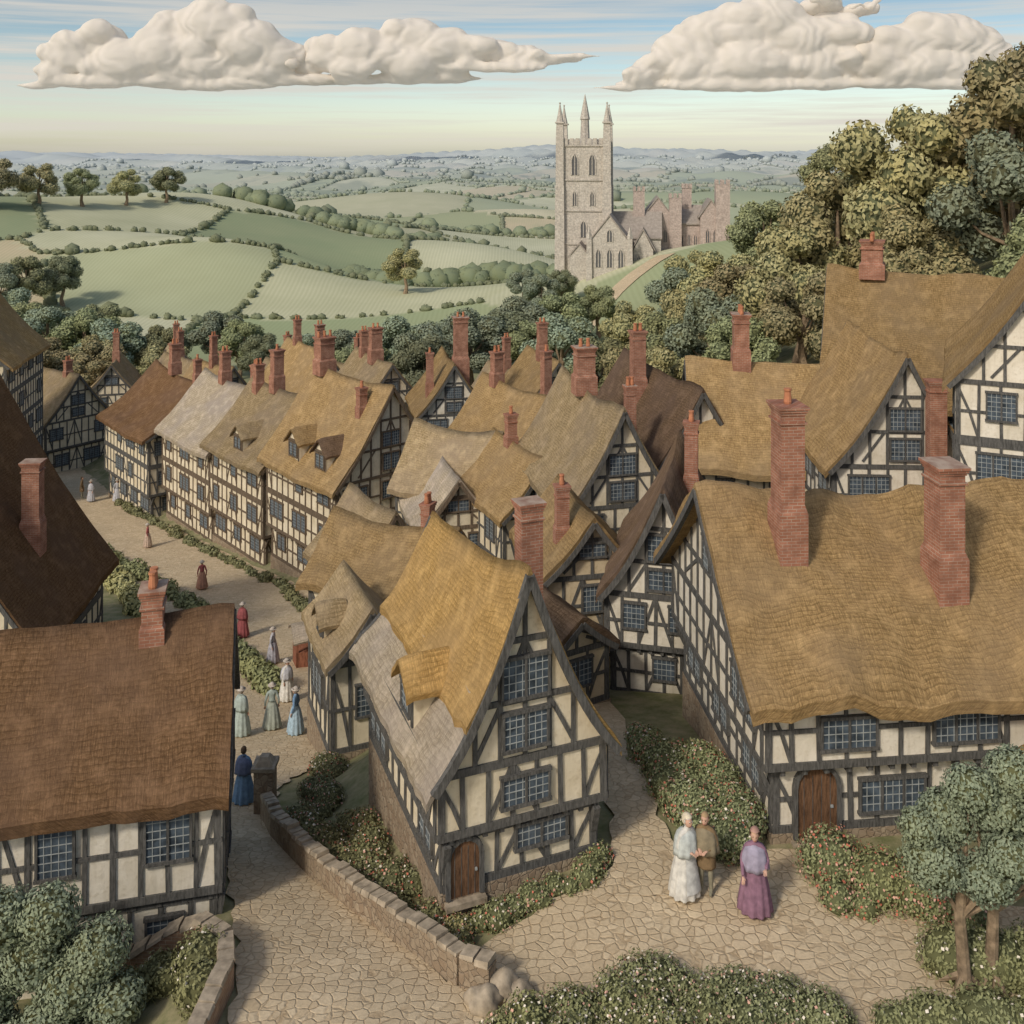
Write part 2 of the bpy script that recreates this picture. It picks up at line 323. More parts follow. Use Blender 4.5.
def foliage_obj(name,cs,rs,n,size,leafm,flowers=None,sq=.9,parent=None,trunk=None,jit=.42):
    V=leafquads(cs,rs,n,size,sq,jit); nl=len(V)//4
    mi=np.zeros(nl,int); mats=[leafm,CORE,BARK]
    if flowers:
        mats+=flowers[1]; fr=rng.random(nl)<flowers[0]; mi[fr]=3+rng.integers(0,len(flowers[1]),fr.sum())
        idx=np.where(fr)[0]; Q=V.reshape(-1,4,3); cen=Q[idx].mean(1,keepdims=True)
        base=Q[idx]-cen; base[:,[1,3]]*=1.6; Q[idx]=cen+base*.8; V=Q.reshape(-1,3)
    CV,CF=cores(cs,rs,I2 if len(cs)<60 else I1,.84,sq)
    me=bpy.data.meshes.new(name); tv=trunk.v if trunk else []; tf=trunk.f if trunk else []
    allv=np.concatenate([V,CV]+([np.array(tv)] if tv else []))
    q=np.arange(nl*4).reshape(-1,4)
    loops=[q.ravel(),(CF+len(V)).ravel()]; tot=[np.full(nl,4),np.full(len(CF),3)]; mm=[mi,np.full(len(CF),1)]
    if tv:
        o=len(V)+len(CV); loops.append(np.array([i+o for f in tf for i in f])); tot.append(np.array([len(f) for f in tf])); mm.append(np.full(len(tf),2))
    loops=np.concatenate(loops); tot=np.concatenate(tot); start=np.concatenate([[0],np.cumsum(tot)[:-1]])
    me.vertices.add(len(allv)); me.vertices.foreach_set('co',allv.astype(np.float32).ravel())
    me.loops.add(len(loops)); me.loops.foreach_set('vertex_index',loops.astype(np.int32))
    me.polygons.add(len(tot)); me.polygons.foreach_set('loop_start',start.astype(np.int32))
    for m_ in mats: me.materials.append(m_)
    mm=np.concatenate(mm); me.polygons.foreach_set('material_index',mm.astype(np.int32)); me.polygons.foreach_set('use_smooth',mm==1)
    me.update(calc_edges=True); me.validate()
    o=bpy.data.objects.new(name,me); COL.objects.link(o)
    if parent: o.parent=parent
    return o
def make_tree(name,H,cr,seed,leafm,nl,size,nlobes=14,base=.32,lean=0.):
    r=random.Random(seed); cs=[];rs=[]
    ch=H*(1-base)
    for i in range(nlobes):
        t=(i+.5)/nlobes; z=H*base+ch*(.12+.76*t); w=cr*math.sin(math.pi*(.18+.74*t))**.7
        a=i*2.4+r.uniform(-.5,.5); rr=w*r.uniform(.5,.85)
        cs.append((rr*math.cos(a)+lean*t,rr*math.sin(a),z)); rs.append(cr*r.uniform(.34,.52)*(1-.2*t))
    mb=MB(); top=Vector((lean*.6,0,H*.75)); tr=H*.028+.04
    pts=[Vector((0,0,-.6)),Vector((r.uniform(-.05,.05)*H,0,H*base*.5)),Vector((lean*.2,r.uniform(-.04,.04)*H,H*base)),Vector((lean*.4,0,H*.55)),top]
    mb.tube(pts,[tr*1.7,tr,tr*.85,tr*.55,tr*.2],8)
    for c in cs[::1]:
        s=pts[2].lerp(pts[3],r.random()*.8); e=Vector(c); mid=s.lerp(e,.5)+Vector((0,0,-.04*H))
        mb.tube([s,mid,e],[tr*.45,tr*.28,tr*.1],5)
    tot=sum(x*x for x in rs); n=[int(nl*x*x/tot) for x in rs]
    return foliage_obj(name,cs,rs,n,size,leafm,trunk=mb)
protos=[]
for k,(lm,sd,lean) in enumerate([('olive',1,0),('green',2,.5),('blue',3,0),('dark',4,-.4),('olive',5,.6),('green',6,-.5)]):
    t=make_tree('broadleaf_tree',10,3.6,sd,LF[lm],7500,.16,nlobes=12 if k%2 else 9,base=.30,lean=lean); protos.append(t)
used=[False]*len(protos)
def tree(x,y,h,k,w=1.,z=None):
    if not used[k]: o=protos[k]; used[k]=True
    else: o=bpy.data.objects.new('broadleaf_tree',protos[k].data); COL.objects.link(o)
    s=h/10.; o.location=(x,y,tz(x,y) if z is None else z); o.rotation_euler=(0,0,random.uniform(0,6.28)); o.scale=(s*w,s*w,s)
for (x,y,h,k,w) in [(39,78,18.5,0,.95),(32.5,82,18,4,.9),(47,84,19,0,1.),(43,66,12,2,1.05),(28,86,15,0,.9),(36,72,13,2,1.),(24,84,12.5,4,1.05),(21,92,10.5,0,1.05),(28,98,12,1,1),
  (17,84,9.5,2,1.05),(14,94,9,1,1.1),(18,102,10,4,1),(23,108,11,0,1.1),(33,104,13,1,1.1),(41,98,14,4,1.1),(11,88,8,4,1),(9,98,9,1,1.05),(13,106,9,0,1),(20,118,10,2,1.1),
  (31,76,10,4,1.1),(27,70,9,0,1.1),(34,64,9,1,1.1),(22,76,9,4,1.1),(17,74,8,1,1.1),(50,100,16,4,1.1),(54,90,16,0,1.1),(14,120,9,0,1.1),(52,70,14,1,1.1),(24,130,10,4,1.1),(34,134,12,1,1.1),(12,76,8,0,1),
  (66,150,15,0,1.2),(52,156,14,1,1.2),(75,175,14,4,1.2),(60,190,12,0,1.2)]: tree(x,y,h,k,w)
for (x,y,h,k,w) in [(-10,118,9,2,1.2),(-14,124,9.5,2,1.2),(-5,122,10,2,1.3),(-1,126,10,3,1.2),(3,124,9,1,1.2),(6,120,10,2,1.2),(1,140,10,2,1.3),(7,146,10,1,1.3),(-6,138,9,2,1.3),(13,150,8,1,1.2),(-20,122,8,2,1.2),(-16,112,8,1,1.2),(-9,108,8.5,3,1.2),
  (5,170,8,2,1.1),(8.5,176,7,3,1.1),(2,180,7,2,1.2),
  (-37,135,8,1,1.2),(-41,140,8.5,2,1.2),(-32,128,7,3,1.1),(-45,128,8,1,1.2),(-50,125,9,2,1.2),(-56,130,10,1,1.2),(-60,122,9,0,1.2),(-27,132,6.5,2,1.2),(-53,112,9,4,1.3),(-58,104,10,0,1.3),(-46,110,8,0,1.3),(-50,120,8,4,1.2),(-64,110,10,4,1.3),(-66,118,11,0,1.3),(-40,116,7,4,1.3),(-44,104,7,4,1.3),(-38,108,6,0,1.3),
  (-23,215,10,0,1.2),(-92,190,11,1,1.1),(-95,185,10,2,1.1),(-88,196,10,3,1.1),(-72,150,9,1,1.2),(-78,156,10,2,1.2),(-66,142,9,2,1.3),(-60,146,9,1,1.2),(-135,260,14,4,1.2),(-142,255,14,0,1.2),(-128,270,12,4,1.2),(-121,282,11,1,1.2),(-150,250,15,0,1.2),(-114,295,11,4,1.2),(-106,306,11,1,1.2)]: tree(x,y,h,k,w)
def puffs(name,P,r,leaves,T):
    cs=[(a,b_,float(z)+rr*.45) for (a,b_),z,rr in zip(P,terr(P[:,0],P[:,1]),r)]
    V1,F1=cores(cs,r,T,1.,.85); V1=V1+rng.normal(size=V1.shape)*np.repeat(r,len(T[0]))[:,None]*.07
    if leaves:
        Lq=leafquads(cs,r*1.02,[leaves]*len(cs),.27,.85,.6)
        Fq=np.arange(len(Lq)).reshape(-1,4); ft=np.concatenate([Fq[:,[0,1,2]],Fq[:,[0,2,3]]])+len(V1)
        V1=np.concatenate([V1,Lq]); F1=np.concatenate([F1,ft])
    np_obj(name,V1,F1,[HEDG],None,True)
for gi,(x0,x1,y0,y1,N,thr,rr,lv) in enumerate([(-300,300,138,540,320000,.58,.68,12),(-1100,1100,540,1750,210000,1.6,1.9,0),(-4200,4200,1750,6500,260000,5,6.0,0)]):
    P=np.stack([rng.uniform(x0,x1,N),rng.uniform(y0,y1,N)],1); P=P[np.abs(P[:,0])<.6*P[:,1]]
    SS=S[(S[:,1]>y0-250*(1+gi*3))&(S[:,1]<y1+250*(1+gi*3))]
    keep=[]
    for ch in np.array_split(P,60):
        d=np.sqrt((ch[:,0][:,None]-SS[None,:,0])**2+(ch[:,1][:,None]-SS[None,:,1])**2); d=np.partition(d,1,axis=1)
        keep.append(ch[(d[:,1]-d[:,0])<thr])
    P=np.concatenate(keep)
    P=P[~((np.abs(P[:,0]-26)<32)&(np.abs(P[:,1]-196)<22))]
    r=rr*rng.uniform(.6,1.3,len(P)); wob=np.sin(P[:,0]/19/(1+gi*3))*np.sin(P[:,1]/27/(1+gi*3)); big=rng.random(len(P))<.012+.14*np.clip(wob-.2,0,1); r[big]*=rng.uniform(1.6,2.8,big.sum())
    r=r*(1+.7*(P[:,1]-y0)/(y1-y0))
    puffs('hedgerow',P,r,lv,I1)
Pc=[]
for (cx,cy,sx,sy_,n) in [(-60,335,45,5,60),(8,262,22,4,45),(-30,258,16,4,26),(-30,450,80,8,60),(60,430,60,10,80),(-180,420,60,10,70),(110,340,45,12,120),(140,490,90,16,100)]:
    Pc.append(np.stack([cx+rng.normal(size=n)*sx*.6,cy+rng.normal(size=n)*sy_*.5],1))
Pc=np.concatenate(Pc); puffs('distant_woodland',Pc,rng.uniform(1.8,3.8,len(Pc)),70,I2)
# ------------------------------------------------------------ houses
def roof_mesh(name,hwid,Rr,hw,y0,y1,c,sag,th,mat,parent,u0=-1.12,u1=1.12,dz=0.,seed=0,lump=.07,hip=0.,drop=0.):
    nu=max(14,int((u1-u0)*hwid/.2)); nyy=max(8,int((y1-y0)/.28))
    us=np.linspace(u0,u1,nu+1)
    if u0<0<u1: us[np.abs(us).argmin()]=0
    def f(u):
        u=abs(u); 
        return (1-u)-c*u*(1-u) if u<=1 else (-1+c)*(u-1)
    V=[];uvs=[];cum=[0]
    for a,b_ in zip(us,us[1:]): cum.append(cum[-1]+math.hypot((b_-a)*hwid,(f(b_)-f(a))*Rr))
    for j in range(nyy+1):
        t=j/nyy; y=y0+(y1-y0)*t
        for i,u in enumerate(us):
            rd=max(0,1-abs(u))
            z=hw+Rr*f(u)+dz-sag*4*t*(1-t)*(.25+rd)-(0.08*math.exp(-(u*8)**2))-drop*t*rd
            z+=lump*2.2*noise.noise(Vector((u*hwid*.45+seed*7.3,y*.45,seed)))*min(1,6*t+.25,6*(1-t)+.25)+lump*.5*noise.noise(Vector((u*hwid*1.7,y*1.7,seed+3)))
            z-= .09*max(0,(abs(u)-.93*max(u1,-u0))/(.07*max(u1,-u0)))**2 + (.06*(1-min(1,5*t*(y1-y0)/1.2))**2+.06*(1-min(1,5*(1-t)*(y1-y0)/1.2))**2)
            edge=.05*math.sin(y*2.1+seed)+.05*noise.noise(Vector((y*3,seed,u)))
            yy=y+(.0 if 0<j<nyy else .05*noise.noise(Vector((u*4,seed,j)))) + hip*(rd if j==0 else 0)
            V.append((u*hwid+(math.copysign(edge,u) if i in(0,nu) else 0),yy,z+th)); uvs.append((y,cum[i]))
    n1=len(V); V+= [(x,y,z-th*.85) for x,y,z in V[:n1]]; uvs+=uvs[:n1]
    F=[];k=nu+1
    for j in range(nyy):
        for i in range(nu):
            a=j*k+i; F.append((a,a+1,a+k+1,a+k)); F.append((a+n1+k,a+n1+k+1,a+n1+1,a+n1))
    ns=len(F)
    per=[(j*k,(j+1)*k) for j in range(nyy)]+[((j+1)*k+nu,j*k+nu) for j in range(nyy)]+[(i+1,i) for i in range(nu)]+[(nyy*k+i,nyy*k+i+1) for i in range(nu)]
    for a,b_ in per:
        o=len(V); V+=[V[a],V[b_],V[b_+n1],V[a+n1]]; uvs+=[uvs[a],uvs[b_],(uvs[b_][0]+.3,uvs[b_][1]+.3),(uvs[a][0]+.3,uvs[a][1]+.3)]; F.append((o,o+1,o+2,o+3))
    me=bpy.data.meshes.new(name); me.from_pydata(V,[],F); me.materials.append(mat)
    me.polygons.foreach_set('use_smooth',[q<ns for q in range(len(F))])
    uvl=me.uv_layers.new(name='UVMap'); idx=np.empty(len(me.loops),np.int32); me.loops.foreach_get('vertex_index',idx)
    uvl.data.foreach_set('uv',np.array(uvs,np.float32)[idx].ravel())
    o=bpy.data.objects.new(name,me); COL.objects.link(o); o.parent=parent; return o
def window(G,O,U,N,s,z,w,h):
    G.beam(O,U,N,s-w/2,z+h/2,s+w/2,z+h/2,h,.062,0)
    nx_=max(3,round(w/.15)); ny_=max(3,round(h/.17))
    for i in range(1,nx_): q=s-w/2+w*i/nx_; G.beam(O,U,N,q,z,q,z+h,.016,.072,1)
    for i in range(1,ny_): q=z+h*i/ny_; G.beam(O,U,N,s-w/2,q,s+w/2,q,.016,.074,1)
    nm=max(1,round(w/.55))
    for i in range(nm+1): q=s-w/2+w*i/nm; G.beam(O,U,N,q,z,q,z+h,.055,.095,2)
    for q in (z,z+h): G.beam(O,U,N,s-w/2-.05,q,s+w/2+.05,q,.07,.11,2)
def wall_face(T,G,O,U,N,w,z0,z1,bay,wins,r,brace=True,mid=True):
    n=max(2,round(w/bay)); h=z1-z0
    for z,bw in ((z0+.08,.16),(z1-.08,.16)): T.beam(O,U,N,0,z,w,z,bw,.052)
    if mid and h>1.4: T.beam(O,U,N,0,z0+h*.48,w,z0+h*.48,.09,.047)
    for i in range(n+1):
        s=min(max(w*i/n,.08),w-.08); jt=r.uniform(-.04,.04); T.beam(O,U,N,s,z0,s+jt,z1,.15 if i in(0,n) else r.uniform(.08,.115),.04)
    if brace:
        for (a,b_) in ((0,1),(n,n-1)):
            pa=(w*a/n,z0+h*.1); pb=(w*b_/n,z1-.1); q=((pa[0]+pb[0])/2+(pb[0]-pa[0])*.12,(pa[1]+pb[1])/2-.06*h)
            T.beam(O,U,N,pa[0],z1-.1,q[0],q[1],.09,.033);T.beam(O,U,N,q[0],q[1],pb[0],z0+.1,.09,.031)
        if n>=5 and r.random()<.7:
            k=n//2; T.beam(O,U,N,w*k/n,z1-.1,w*(k-1)/n,z0+h*.1,.09,.033); T.beam(O,U,N,w*k/n,z1-.1,w*(k+1)/n,z0+h*.1,.09,.031)
    for (s,ww,zz,hh) in wins: window(G,O,U,N,s,zz,ww,hh)
def door(G,O,U,N,s,z,w,h):
    n=8; O=Vector(O);U=Vector(U);N=Vector(N);Z=Vector((0,0,1)); pts=[(s-w/2,z),(s+w/2,z)]+[(s+w/2*math.cos(math.pi*i/n),z+h-w*.5+w*.5*math.sin(math.pi*i/n)) for i in range(n+1)]
    P=[O+U*a+Z*b_+N*.07 for a,b_ in pts]; G.add(P,[tuple(range(len(P)))],3)
    q=pts[1:]+[pts[0]]
    for (a,b_),(c,d) in zip(q,q[1:]): G.beam(O,U,N,a,b_,c,d,.1,.12,2)
    for i in range(1,5): x=s-w/2+w*i/5; G.beam(O,U,N,x,z,x,z+h-w*.25,.012,.078,2)
    G.beam(O,U,N,s+w*.3,z+h*.42,s+w*.36,z+h*.42,.05,.11,1)
    G.beam(O,U,N,s-w*.6,z-.1,s+w*.6,z-.1,.12,.22,4)
def chimney(parent,x,y,zb,zt,w=.6,d=.5,pots=2,mat=None,name='chimney'):
    c=MB(); h=zt-zb
    c.box(x-w*.6,x+w*.6,y-d*.6,y+d*.6,zb,zb+h*.38,0); c.box(x-w*.6,x+w*.6,y-d*.6,y+d*.6,zb+h*.38,zb+h*.44,0,w*.1)
    c.box(x-w*.5,x+w*.5,y-d*.5,y+d*.5,zb+h*.44,zt-.2,0)
    k=min(1.,w/.8)
    c.box(x-w*.56,x+w*.56,y-d*.56-.01,y+d*.56+.01,zt-.42,zt-.37,0)
    for i in range(3): e=(.03+.035*i)*k; c.box(x-w*.5-e,x+w*.5+e,y-d*.5-e,y+d*.5+e,zt-.2+.067*i,zt-.135+.067*i,0)
    for i in range(pots):
        px=x+(i-(pots-1)/2)*w*.42; c.lathe([(zt,.085),(zt+.05,.1),(zt+.3,.075),(zt+.32,.095),(zt+.37,.09)],10,1,cx=px,cy=y)
    return c.obj(name,[mat or BR,POT],parent)
HS=0
def house(name,X,Y,rot,W,L,zb,ze,zr,c=.3,sag=.2,jet=.2,roof='O',pl=0,ti=TI,bay=.66,chim=(),dr=None,lower=None,ov=.35,win=True,th=.3,upper_u=None,dorm=(),winfront=None,lump=.08,side_doors=(),hip=0.,nst=None,drop=0.,sidewins=None):
    global HS; HS+=1; r=random.Random(HS*13); e=empty(name,(X,Y,zb),math.radians(rot))
    hw=ze-zb; Rr=zr-ze-th; n=nst or max(1,round(hw/2.2)); j=jet if n>1 else 0.
    hs=hw/n; wm=MB(); T=MB(); G=MB()
    wm.box(-W/2,W/2,0,L,-.05,hs,0); wm.box(-W/2-.06,W/2+.06,-.06,L+.06,-3.,.22,1)
    H2=W/2+j
    if n>1: wm.box(-H2,H2,-j,L,hs,hw,0)
    else: H2=W/2
    def f(u):
        u=abs(u); return (1-u)-c*u*(1-u)
    xs=np.linspace(-H2,H2,17)
    for yy in (-j,L):
        dq=drop if yy==L else 0
        for a,b_ in zip(xs,xs[1:]): wm.add([(a,yy,hw-.01),(b_,yy,hw-.01),(b_,yy,hw+Rr*f(b_/H2)+.06-dq*(1-abs(b_/H2))),(a,yy,hw+Rr*f(a/H2)+.06-dq*(1-abs(a/H2)))],[(0,1,2,3)],0)
    wm.obj('walls',[PL[pl],RUB],e)
    for k in range(n):
        hx=W/2 if k==0 else H2; jj=0 if k==0 else j; z0=k*hs+(.22 if k==0 else 0); z1=(k+1)*hs
        wh=min(1.0,(z1-z0)*.46); wz=z0+(z1-z0)*.36
        def auto(w,door_s=None):
            if not win: return []
            m_=max(1,round(w/2.3)); o=[]
            for i in range(m_):
                s=w*(i+.5)/m_
                if door_s is not None and abs(s-door_s)<1.0: s=door_s+(1.25 if s>=door_s else -1.25)
                ww=min(r.choice([.7,.9,1.2,1.5]),w*.45)
                if s-ww/2<.12 or s+ww/2>w-.12: continue
                if r.random()<.88: o.append((s,ww,wz,wh))
            return o
        w=2*hx
        wf=winfront[k] if winfront and k<len(winfront) else auto(w,dr if k==0 else None)
        O=Vector((-hx,-jj,0)); wall_face(T,G,O,(1,0,0),(0,-1,0),w,z0,z1,bay,wf,r)
        if k==0 and dr is not None: door(G,O,(1,0,0),(0,-1,0),dr,.1,.72,min(1.75,hs-.2))
        Ls=L+jj
        O=Vector((-hx,L,0)); wall_face(T,G,O,(0,-1,0),(-1,0,0),Ls,z0,z1,bay,auto(Ls),r)
        O=Vector((hx,-jj,0)); ds=side_doors[0] if side_doors and k==0 else None
        wall_face(T,G,O,(0,1,0),(1,0,0),Ls,z0,z1,bay,sidewins[k] if sidewins else auto(Ls,ds),r)
        if ds is not None: door(G,O,(0,1,0),(1,0,0),ds,.1,1.0,min(1.95,hs-.15))
        O=Vector((hx,L,0)); wall_face(T,G,O,(-1,0,0),(0,1,0),w,z0,z1,bay*1.3,[],r)
    if j>0:
        q=-W/2+.1
        while q<W/2-.1: T.box(q,q+.11,-j+.03,.02,hs-.15,hs-.01); q+=.36
        q=.1
        while q<L-.1:
            for sg in (-1,1): T.box(min(sg*W/2,sg*(H2-.03)),max(sg*W/2,sg*(H2-.03)),q,q+.11,hs-.15,hs-.01)
            q+=.5
        for px in (-W/2+.06,W/2-.06): T.beam((px-.06,-.0,0),(0,-1,0),(1,0,0),.0,hs-.7,j,hs-.12,.11,.12)
    def xat(qf):
        lo,hi=0,1
        for _ in range(20):
            md=(lo+hi)/2
            if f(md)>qf: lo=md
            else: hi=md
        return lo*H2
    for (O,U,N,dq) in ((Vector((-H2,-j,0)),(1,0,0),(0,-1,0),0),(Vector((H2,L,0)),(-1,0,0),(0,1,0),drop)):
        for qf in (.30,.62):
            if Rr*qf>.4 and dq==0: x=xat(qf); T.beam(O,U,N,H2-x,hw+Rr*qf,H2+x,hw+Rr*qf,.12,.05)
        m_=max(1,int(H2/bay))
        for i in range(-m_,m_+1):
            x=i*bay*.98
            top=hw+Rr*f(x/H2)-.02-dq*(1-abs(x)/H2)
            if top-hw>.3: T.beam(O,U,N,H2+x,hw,H2+x,top,.1,.04)
        xb=xat(.30)
        if dq==0:
          for sg in (-1,1): 
            T.beam(O,U,N,H2+sg*xb*.95,hw+.1,H2+sg*xb*.45,hw+Rr*.30,.09,.033)
            T.beam(O,U,N,H2+sg*bay*1.0,hw+Rr*.30,H2,hw+Rr*.62,.08,.031)
        if N[1]<0 and Rr>1.6 and win:
            ww=min(1.15,H2*.55); hh=min(.85,Rr*.26); window(G,O,U,N,H2,hw+Rr*.31,ww,hh)
            if Rr>3.2: window(G,O,U,N,H2,hw+Rr*.04,ww*.95,Rr*.2)
    yb=-j-ov+.03
    for (O,U,N,dq) in ((Vector((0,yb,0)),(1,0,0),(0,-1,0),0),(Vector((0,L+ov-.03,0)),(1,0,0),(0,1,0),drop)):
        uu=np.linspace(-1.08,1.08,23)
        def fe(u): return (f(u)-dq/Rr*(1-abs(u))) if abs(u)<=1 else (-1+c)*(abs(u)-1)
        for a,b_ in zip(uu,uu[1:]):
            T.beam(O,U,N,a*H2,hw+Rr*fe(a)-.06,b_*H2*1.0,hw+Rr*fe(b_)-.06,.17,.07,0,-.05)
    T.obj('timber_frame',[ti],e); 
    uo=(-1.13,1.13) if not upper_u else upper_u
    roof_mesh('thatched_roof',H2,Rr,hw,-j-ov,L+ov,c,sag,th,TH[roof],e,uo[0],uo[1],0,HS,lump,hip,drop)
    if lower: roof_mesh('lower_roof',H2,Rr,hw,-j-ov+.05,L+ov,c,sag*.5,th*.8,TH[lower[0]],e,lower[1],lower[2],-.12,HS+50,lump*.3,0,drop)
    for (sg,yc,u,dw,dh,rm) in dorm:
        x=sg*u*H2; zf=hw+Rr*f(u)+th*.6; D=MB(); xi=sg*(u-.55)*H2 if u>.55 else 0
        D.box(min(x,xi),max(x,xi),yc-dw/2,yc+dw/2,zf-.4,zf+dh,0); 
        D.add([(x,yc-dw/2,zf+dh),(x,yc+dw/2,zf+dh),(x,yc,zf+dh+dw*.5)],[(0,1,2)],0); D.obj('dormer_walls',[PL[pl]],e)
        Od=Vector((x,yc+dw/2,0)); U=(0,1,0) if sg>0 else (0,-1,0); N=(sg,0,0)
        if sg>0: Od=Vector((x,yc-dw/2,0))
        window(G,Od,U,N,dw/2,zf+.08,dw*.72,dh*.8)
        T2=MB()
        for s_ in (.05,dw-.05): T2.beam(Od,U,N,s_,zf-.1,s_,zf+dh,.09,.05)
        T2.beam(Od,U,N,0,zf+dh,dw,zf+dh,.09,.06); T2.obj('dormer_timber',[ti],e)
        de=bpy.data.objects.new('dormer_roof_pivot',None); COL.objects.link(de); de.parent=e; de.location=(x,yc,0); de.rotation_euler=(0,0,math.radians(90 if sg>0 else -90))
        roof_mesh('dormer_roof',dw/2+.06,dw*.55,zf+dh,-.22,abs(x-xi)+.1,.1,0,.13,TH[rm],de,-1.25,1.25,0,HS+9,.03)
    G.obj('windows_and_door',[GL,LEAD,ti,DOOR,CAP],e)
    for ch in chim:
        x,y,zt=ch[:3]; w=ch[3] if len(ch)>3 else .6; p=ch[4] if len(ch)>4 else 2
        u=min(abs(x)/H2,1); b0=min(hw+Rr*f(u)-.5-drop*(y/L)*(1-u),zt-zb-1.0)
        if len(ch)>5: b0=ch[5]
        chimney(e,x,y,b0,zt-zb,w,w*.8,p)
    return e
HN='timber_framed_house'
house('timber_framed_cottage',.2,20.8,21.9,3.45,5.9,0.,2.75,6.85,c=.42,sag=.22,jet=.17,roof='G',lower=('P',-1.15,-.55),upper_u=(-.72,1.1),bay=.56,dr=.45,nst=2,drop=1.0,
  dorm=[(-1,1.9,1.0,.85,.75,'G')],winfront=[[(2.15,1.15,.72,.5)],[(1.9,1.05,1.75,.62)]],chim=[(1.3,2.7,6.9,.55,0)],ov=.3,th=.26)
house(HN,-6.6,22.85,103,4.0,8.5,-2.5,2.05,5.0,c=.1,sag=.15,jet=.1,roof='B',pl=1,bay=.55,chim=[(-.1,1.5,5.45,.56,2)],ov=.15,lump=.05)
house(HN,-22.9,37.5,4,9.0,8,-8.5,-2.8,5.4,c=.22,sag=.2,roof='B',chim=[(3.4,3.5,2.6,.7,0)])
house(HN,-38.3,88,52,5.5,8,-12.6,-7.6,-3.6,c=.2,roof='T',chim=[(0,1.5,-2.8,.6)])
house(HN,-40.6,72,10,7.5,9,-11.4,.2,5.2,c=.3,roof='O',chim=[(1.5,3,5.8,.7)])
# street row
house(HN,-7,56,41,6.2,7.6,-8.8,-2.4,2.7,c=.25,sag=.35,roof='O',dorm=[(-1,1.6,.95,1.2,1.0,'D'),(-1,4.6,.95,1.2,1.0,'O')],chim=[(0,6.8,4.2,.95,3),(-.9,1.2,2.2,.5,1)],pl=0,ti=TB,jet=.35)
house(HN,-12.6,62.2,41,6,7.2,-9.8,-3.4,.6,c=.3,sag=.3,roof='T',dorm=[(-1,3.2,.95,1.2,.9,'T')],chim=[(0,4.2,2.6,.7,1),(-.3,6.2,1.4,.6,2)],ti=TB,jet=.35)
house(HN,-17.4,67.7,41,6,7.6,-10.4,-4,-.1,c=.25,sag=.3,roof='P',chim=[(0,4.6,1.4,.65,2),(.5,1,.9,.5,1)],ti=TB,pl=0,jet=.35)
house(HN,-23.0,74.2,41,7.6,8.5,-11.2,-4.8,-.9,c=.45,sag=.6,roof='B',chim=[(0,5,.7,.7,2),(0,.8,.1,.5,1)],jet=.35)
# middle cluster
house(HN,-4.2,72,12,4.6,6,-9,-3.2,.6,c=.3,roof='O',chim=[(.9,2.5,3.3,1.0,2),(-1.6,1,1.0,.5,1)],pl=1)
house(HN,-9.5,78,30,5,7,-10,-4,-.6,c=.3,roof='T',chim=[(0,3,1.5,.9,2),(0,5.5,.9,.6,2)])
house(HN,-16.5,88,35,5,8,-11,-5.2,-1.6,c=.3,roof='O',chim=[(0,1,.4,.7,2),(0,6,.2,.6,2)])
house(HN,3.4,76,20,5,6,-9,-3.4,0,c=.3,roof='O',chim=[(0,3,2.2,.7,2)])
house(HN,2.1,58,33,5.4,7,-7.3,-2.4,1.6,c=.35,sag=.3,roof='O',chim=[(0,5.6,3.0,.65,2),(.9,1.5,3.6,.55,1)],pl=1)
house(HN,-.9,50.5,60,3.8,4.6,-6.6,-1.6,1.5,c=.3,sag=.3,roof='T')
house(HN,-5.4,44.5,35,3.8,3.8,-6.8,-3.2,-.3,c=.35,sag=.2,roof='T',ti=TB)
house(HN,-2.6,47.5,15,3.4,4,-6.4,-2.3,.2,c=.35,sag=.2,roof='P',ti=TB)
house(HN,1.3,46,25,3.6,5,-5.4,-1.1,1.6,c=.35,sag=.2,roof='O',pl=0,chim=[(0,3.2,2.6,.5,1)])
house(HN,-2.4,36.8,66,3.8,4.6,-4.0,-.5,1.7,c=.3,sag=.25,roof='O',chim=[(.2,.9,2.2,.45,2)])
house(HN,-.8,32.5,25,3.2,3.2,-3.,-.1,1.5,c=.3,sag=.2,roof='T',pl=2)
house('small_outbuilding',-4.4,31.,22,2.5,3.4,-3.4,-.4,1.4,c=.35,sag=.15,roof='T',pl=0,dorm=[(-1,1.6,.95,.8,.55,'T')])
house('small_outbuilding',1.9,29.5,30,2.3,2.6,-1.4,.6,1.8,c=.2,sag=.1,roof='D',pl=2)
house(HN,2.7,34.5,12,3.0,4.,-3.2,.8,3.0,c=.3,sag=.2,roof='O',pl=2,chim=[(-.8,.8,3.6,.45,1)])
house(HN,4.5,41.5,14,4.3,8,-5,.8,5.0,c=.35,sag=.35,roof='T',pl=0,chim=[(0,4.8,6.4,.85,2),(1.1,1.8,5.2,.45,2)])
house(HN,8.2,44,14,5.4,9,-4.2,.8,5.2,c=.3,sag=.2,roof='D',pl=1,chim=[(-.9,5,6.7,.65,2)])
house(HN,4.75,31.2,-14,3.3,6,-2,1.5,5.1,c=.4,sag=.2,roof='D',pl=1,jet=.18,bay=.55,chim=[(.6,3.5,6.0,.45,1)])
house('large_timber_framed_house',5.35,25.4,-84,6.9,9.6,0.,3.5,7.0,c=.12,sag=.35,jet=.28,roof='A',pl=1,bay=.6,side_doors=(1.0,),lump=.26,
  sidewins=[[(2.75,1.5,.55,.75),(5.2,1.6,.55,.75)],[(1.9,1.25,2.15,.7),(4.6,1.5,2.15,.7),(7.3,1.3,2.15,.7)]],
  chim=[(1.3,1.2,9.1,.72,1),(2.1,4.75,7.8,.76,0)],ov=.45,th=.34,dorm=[])
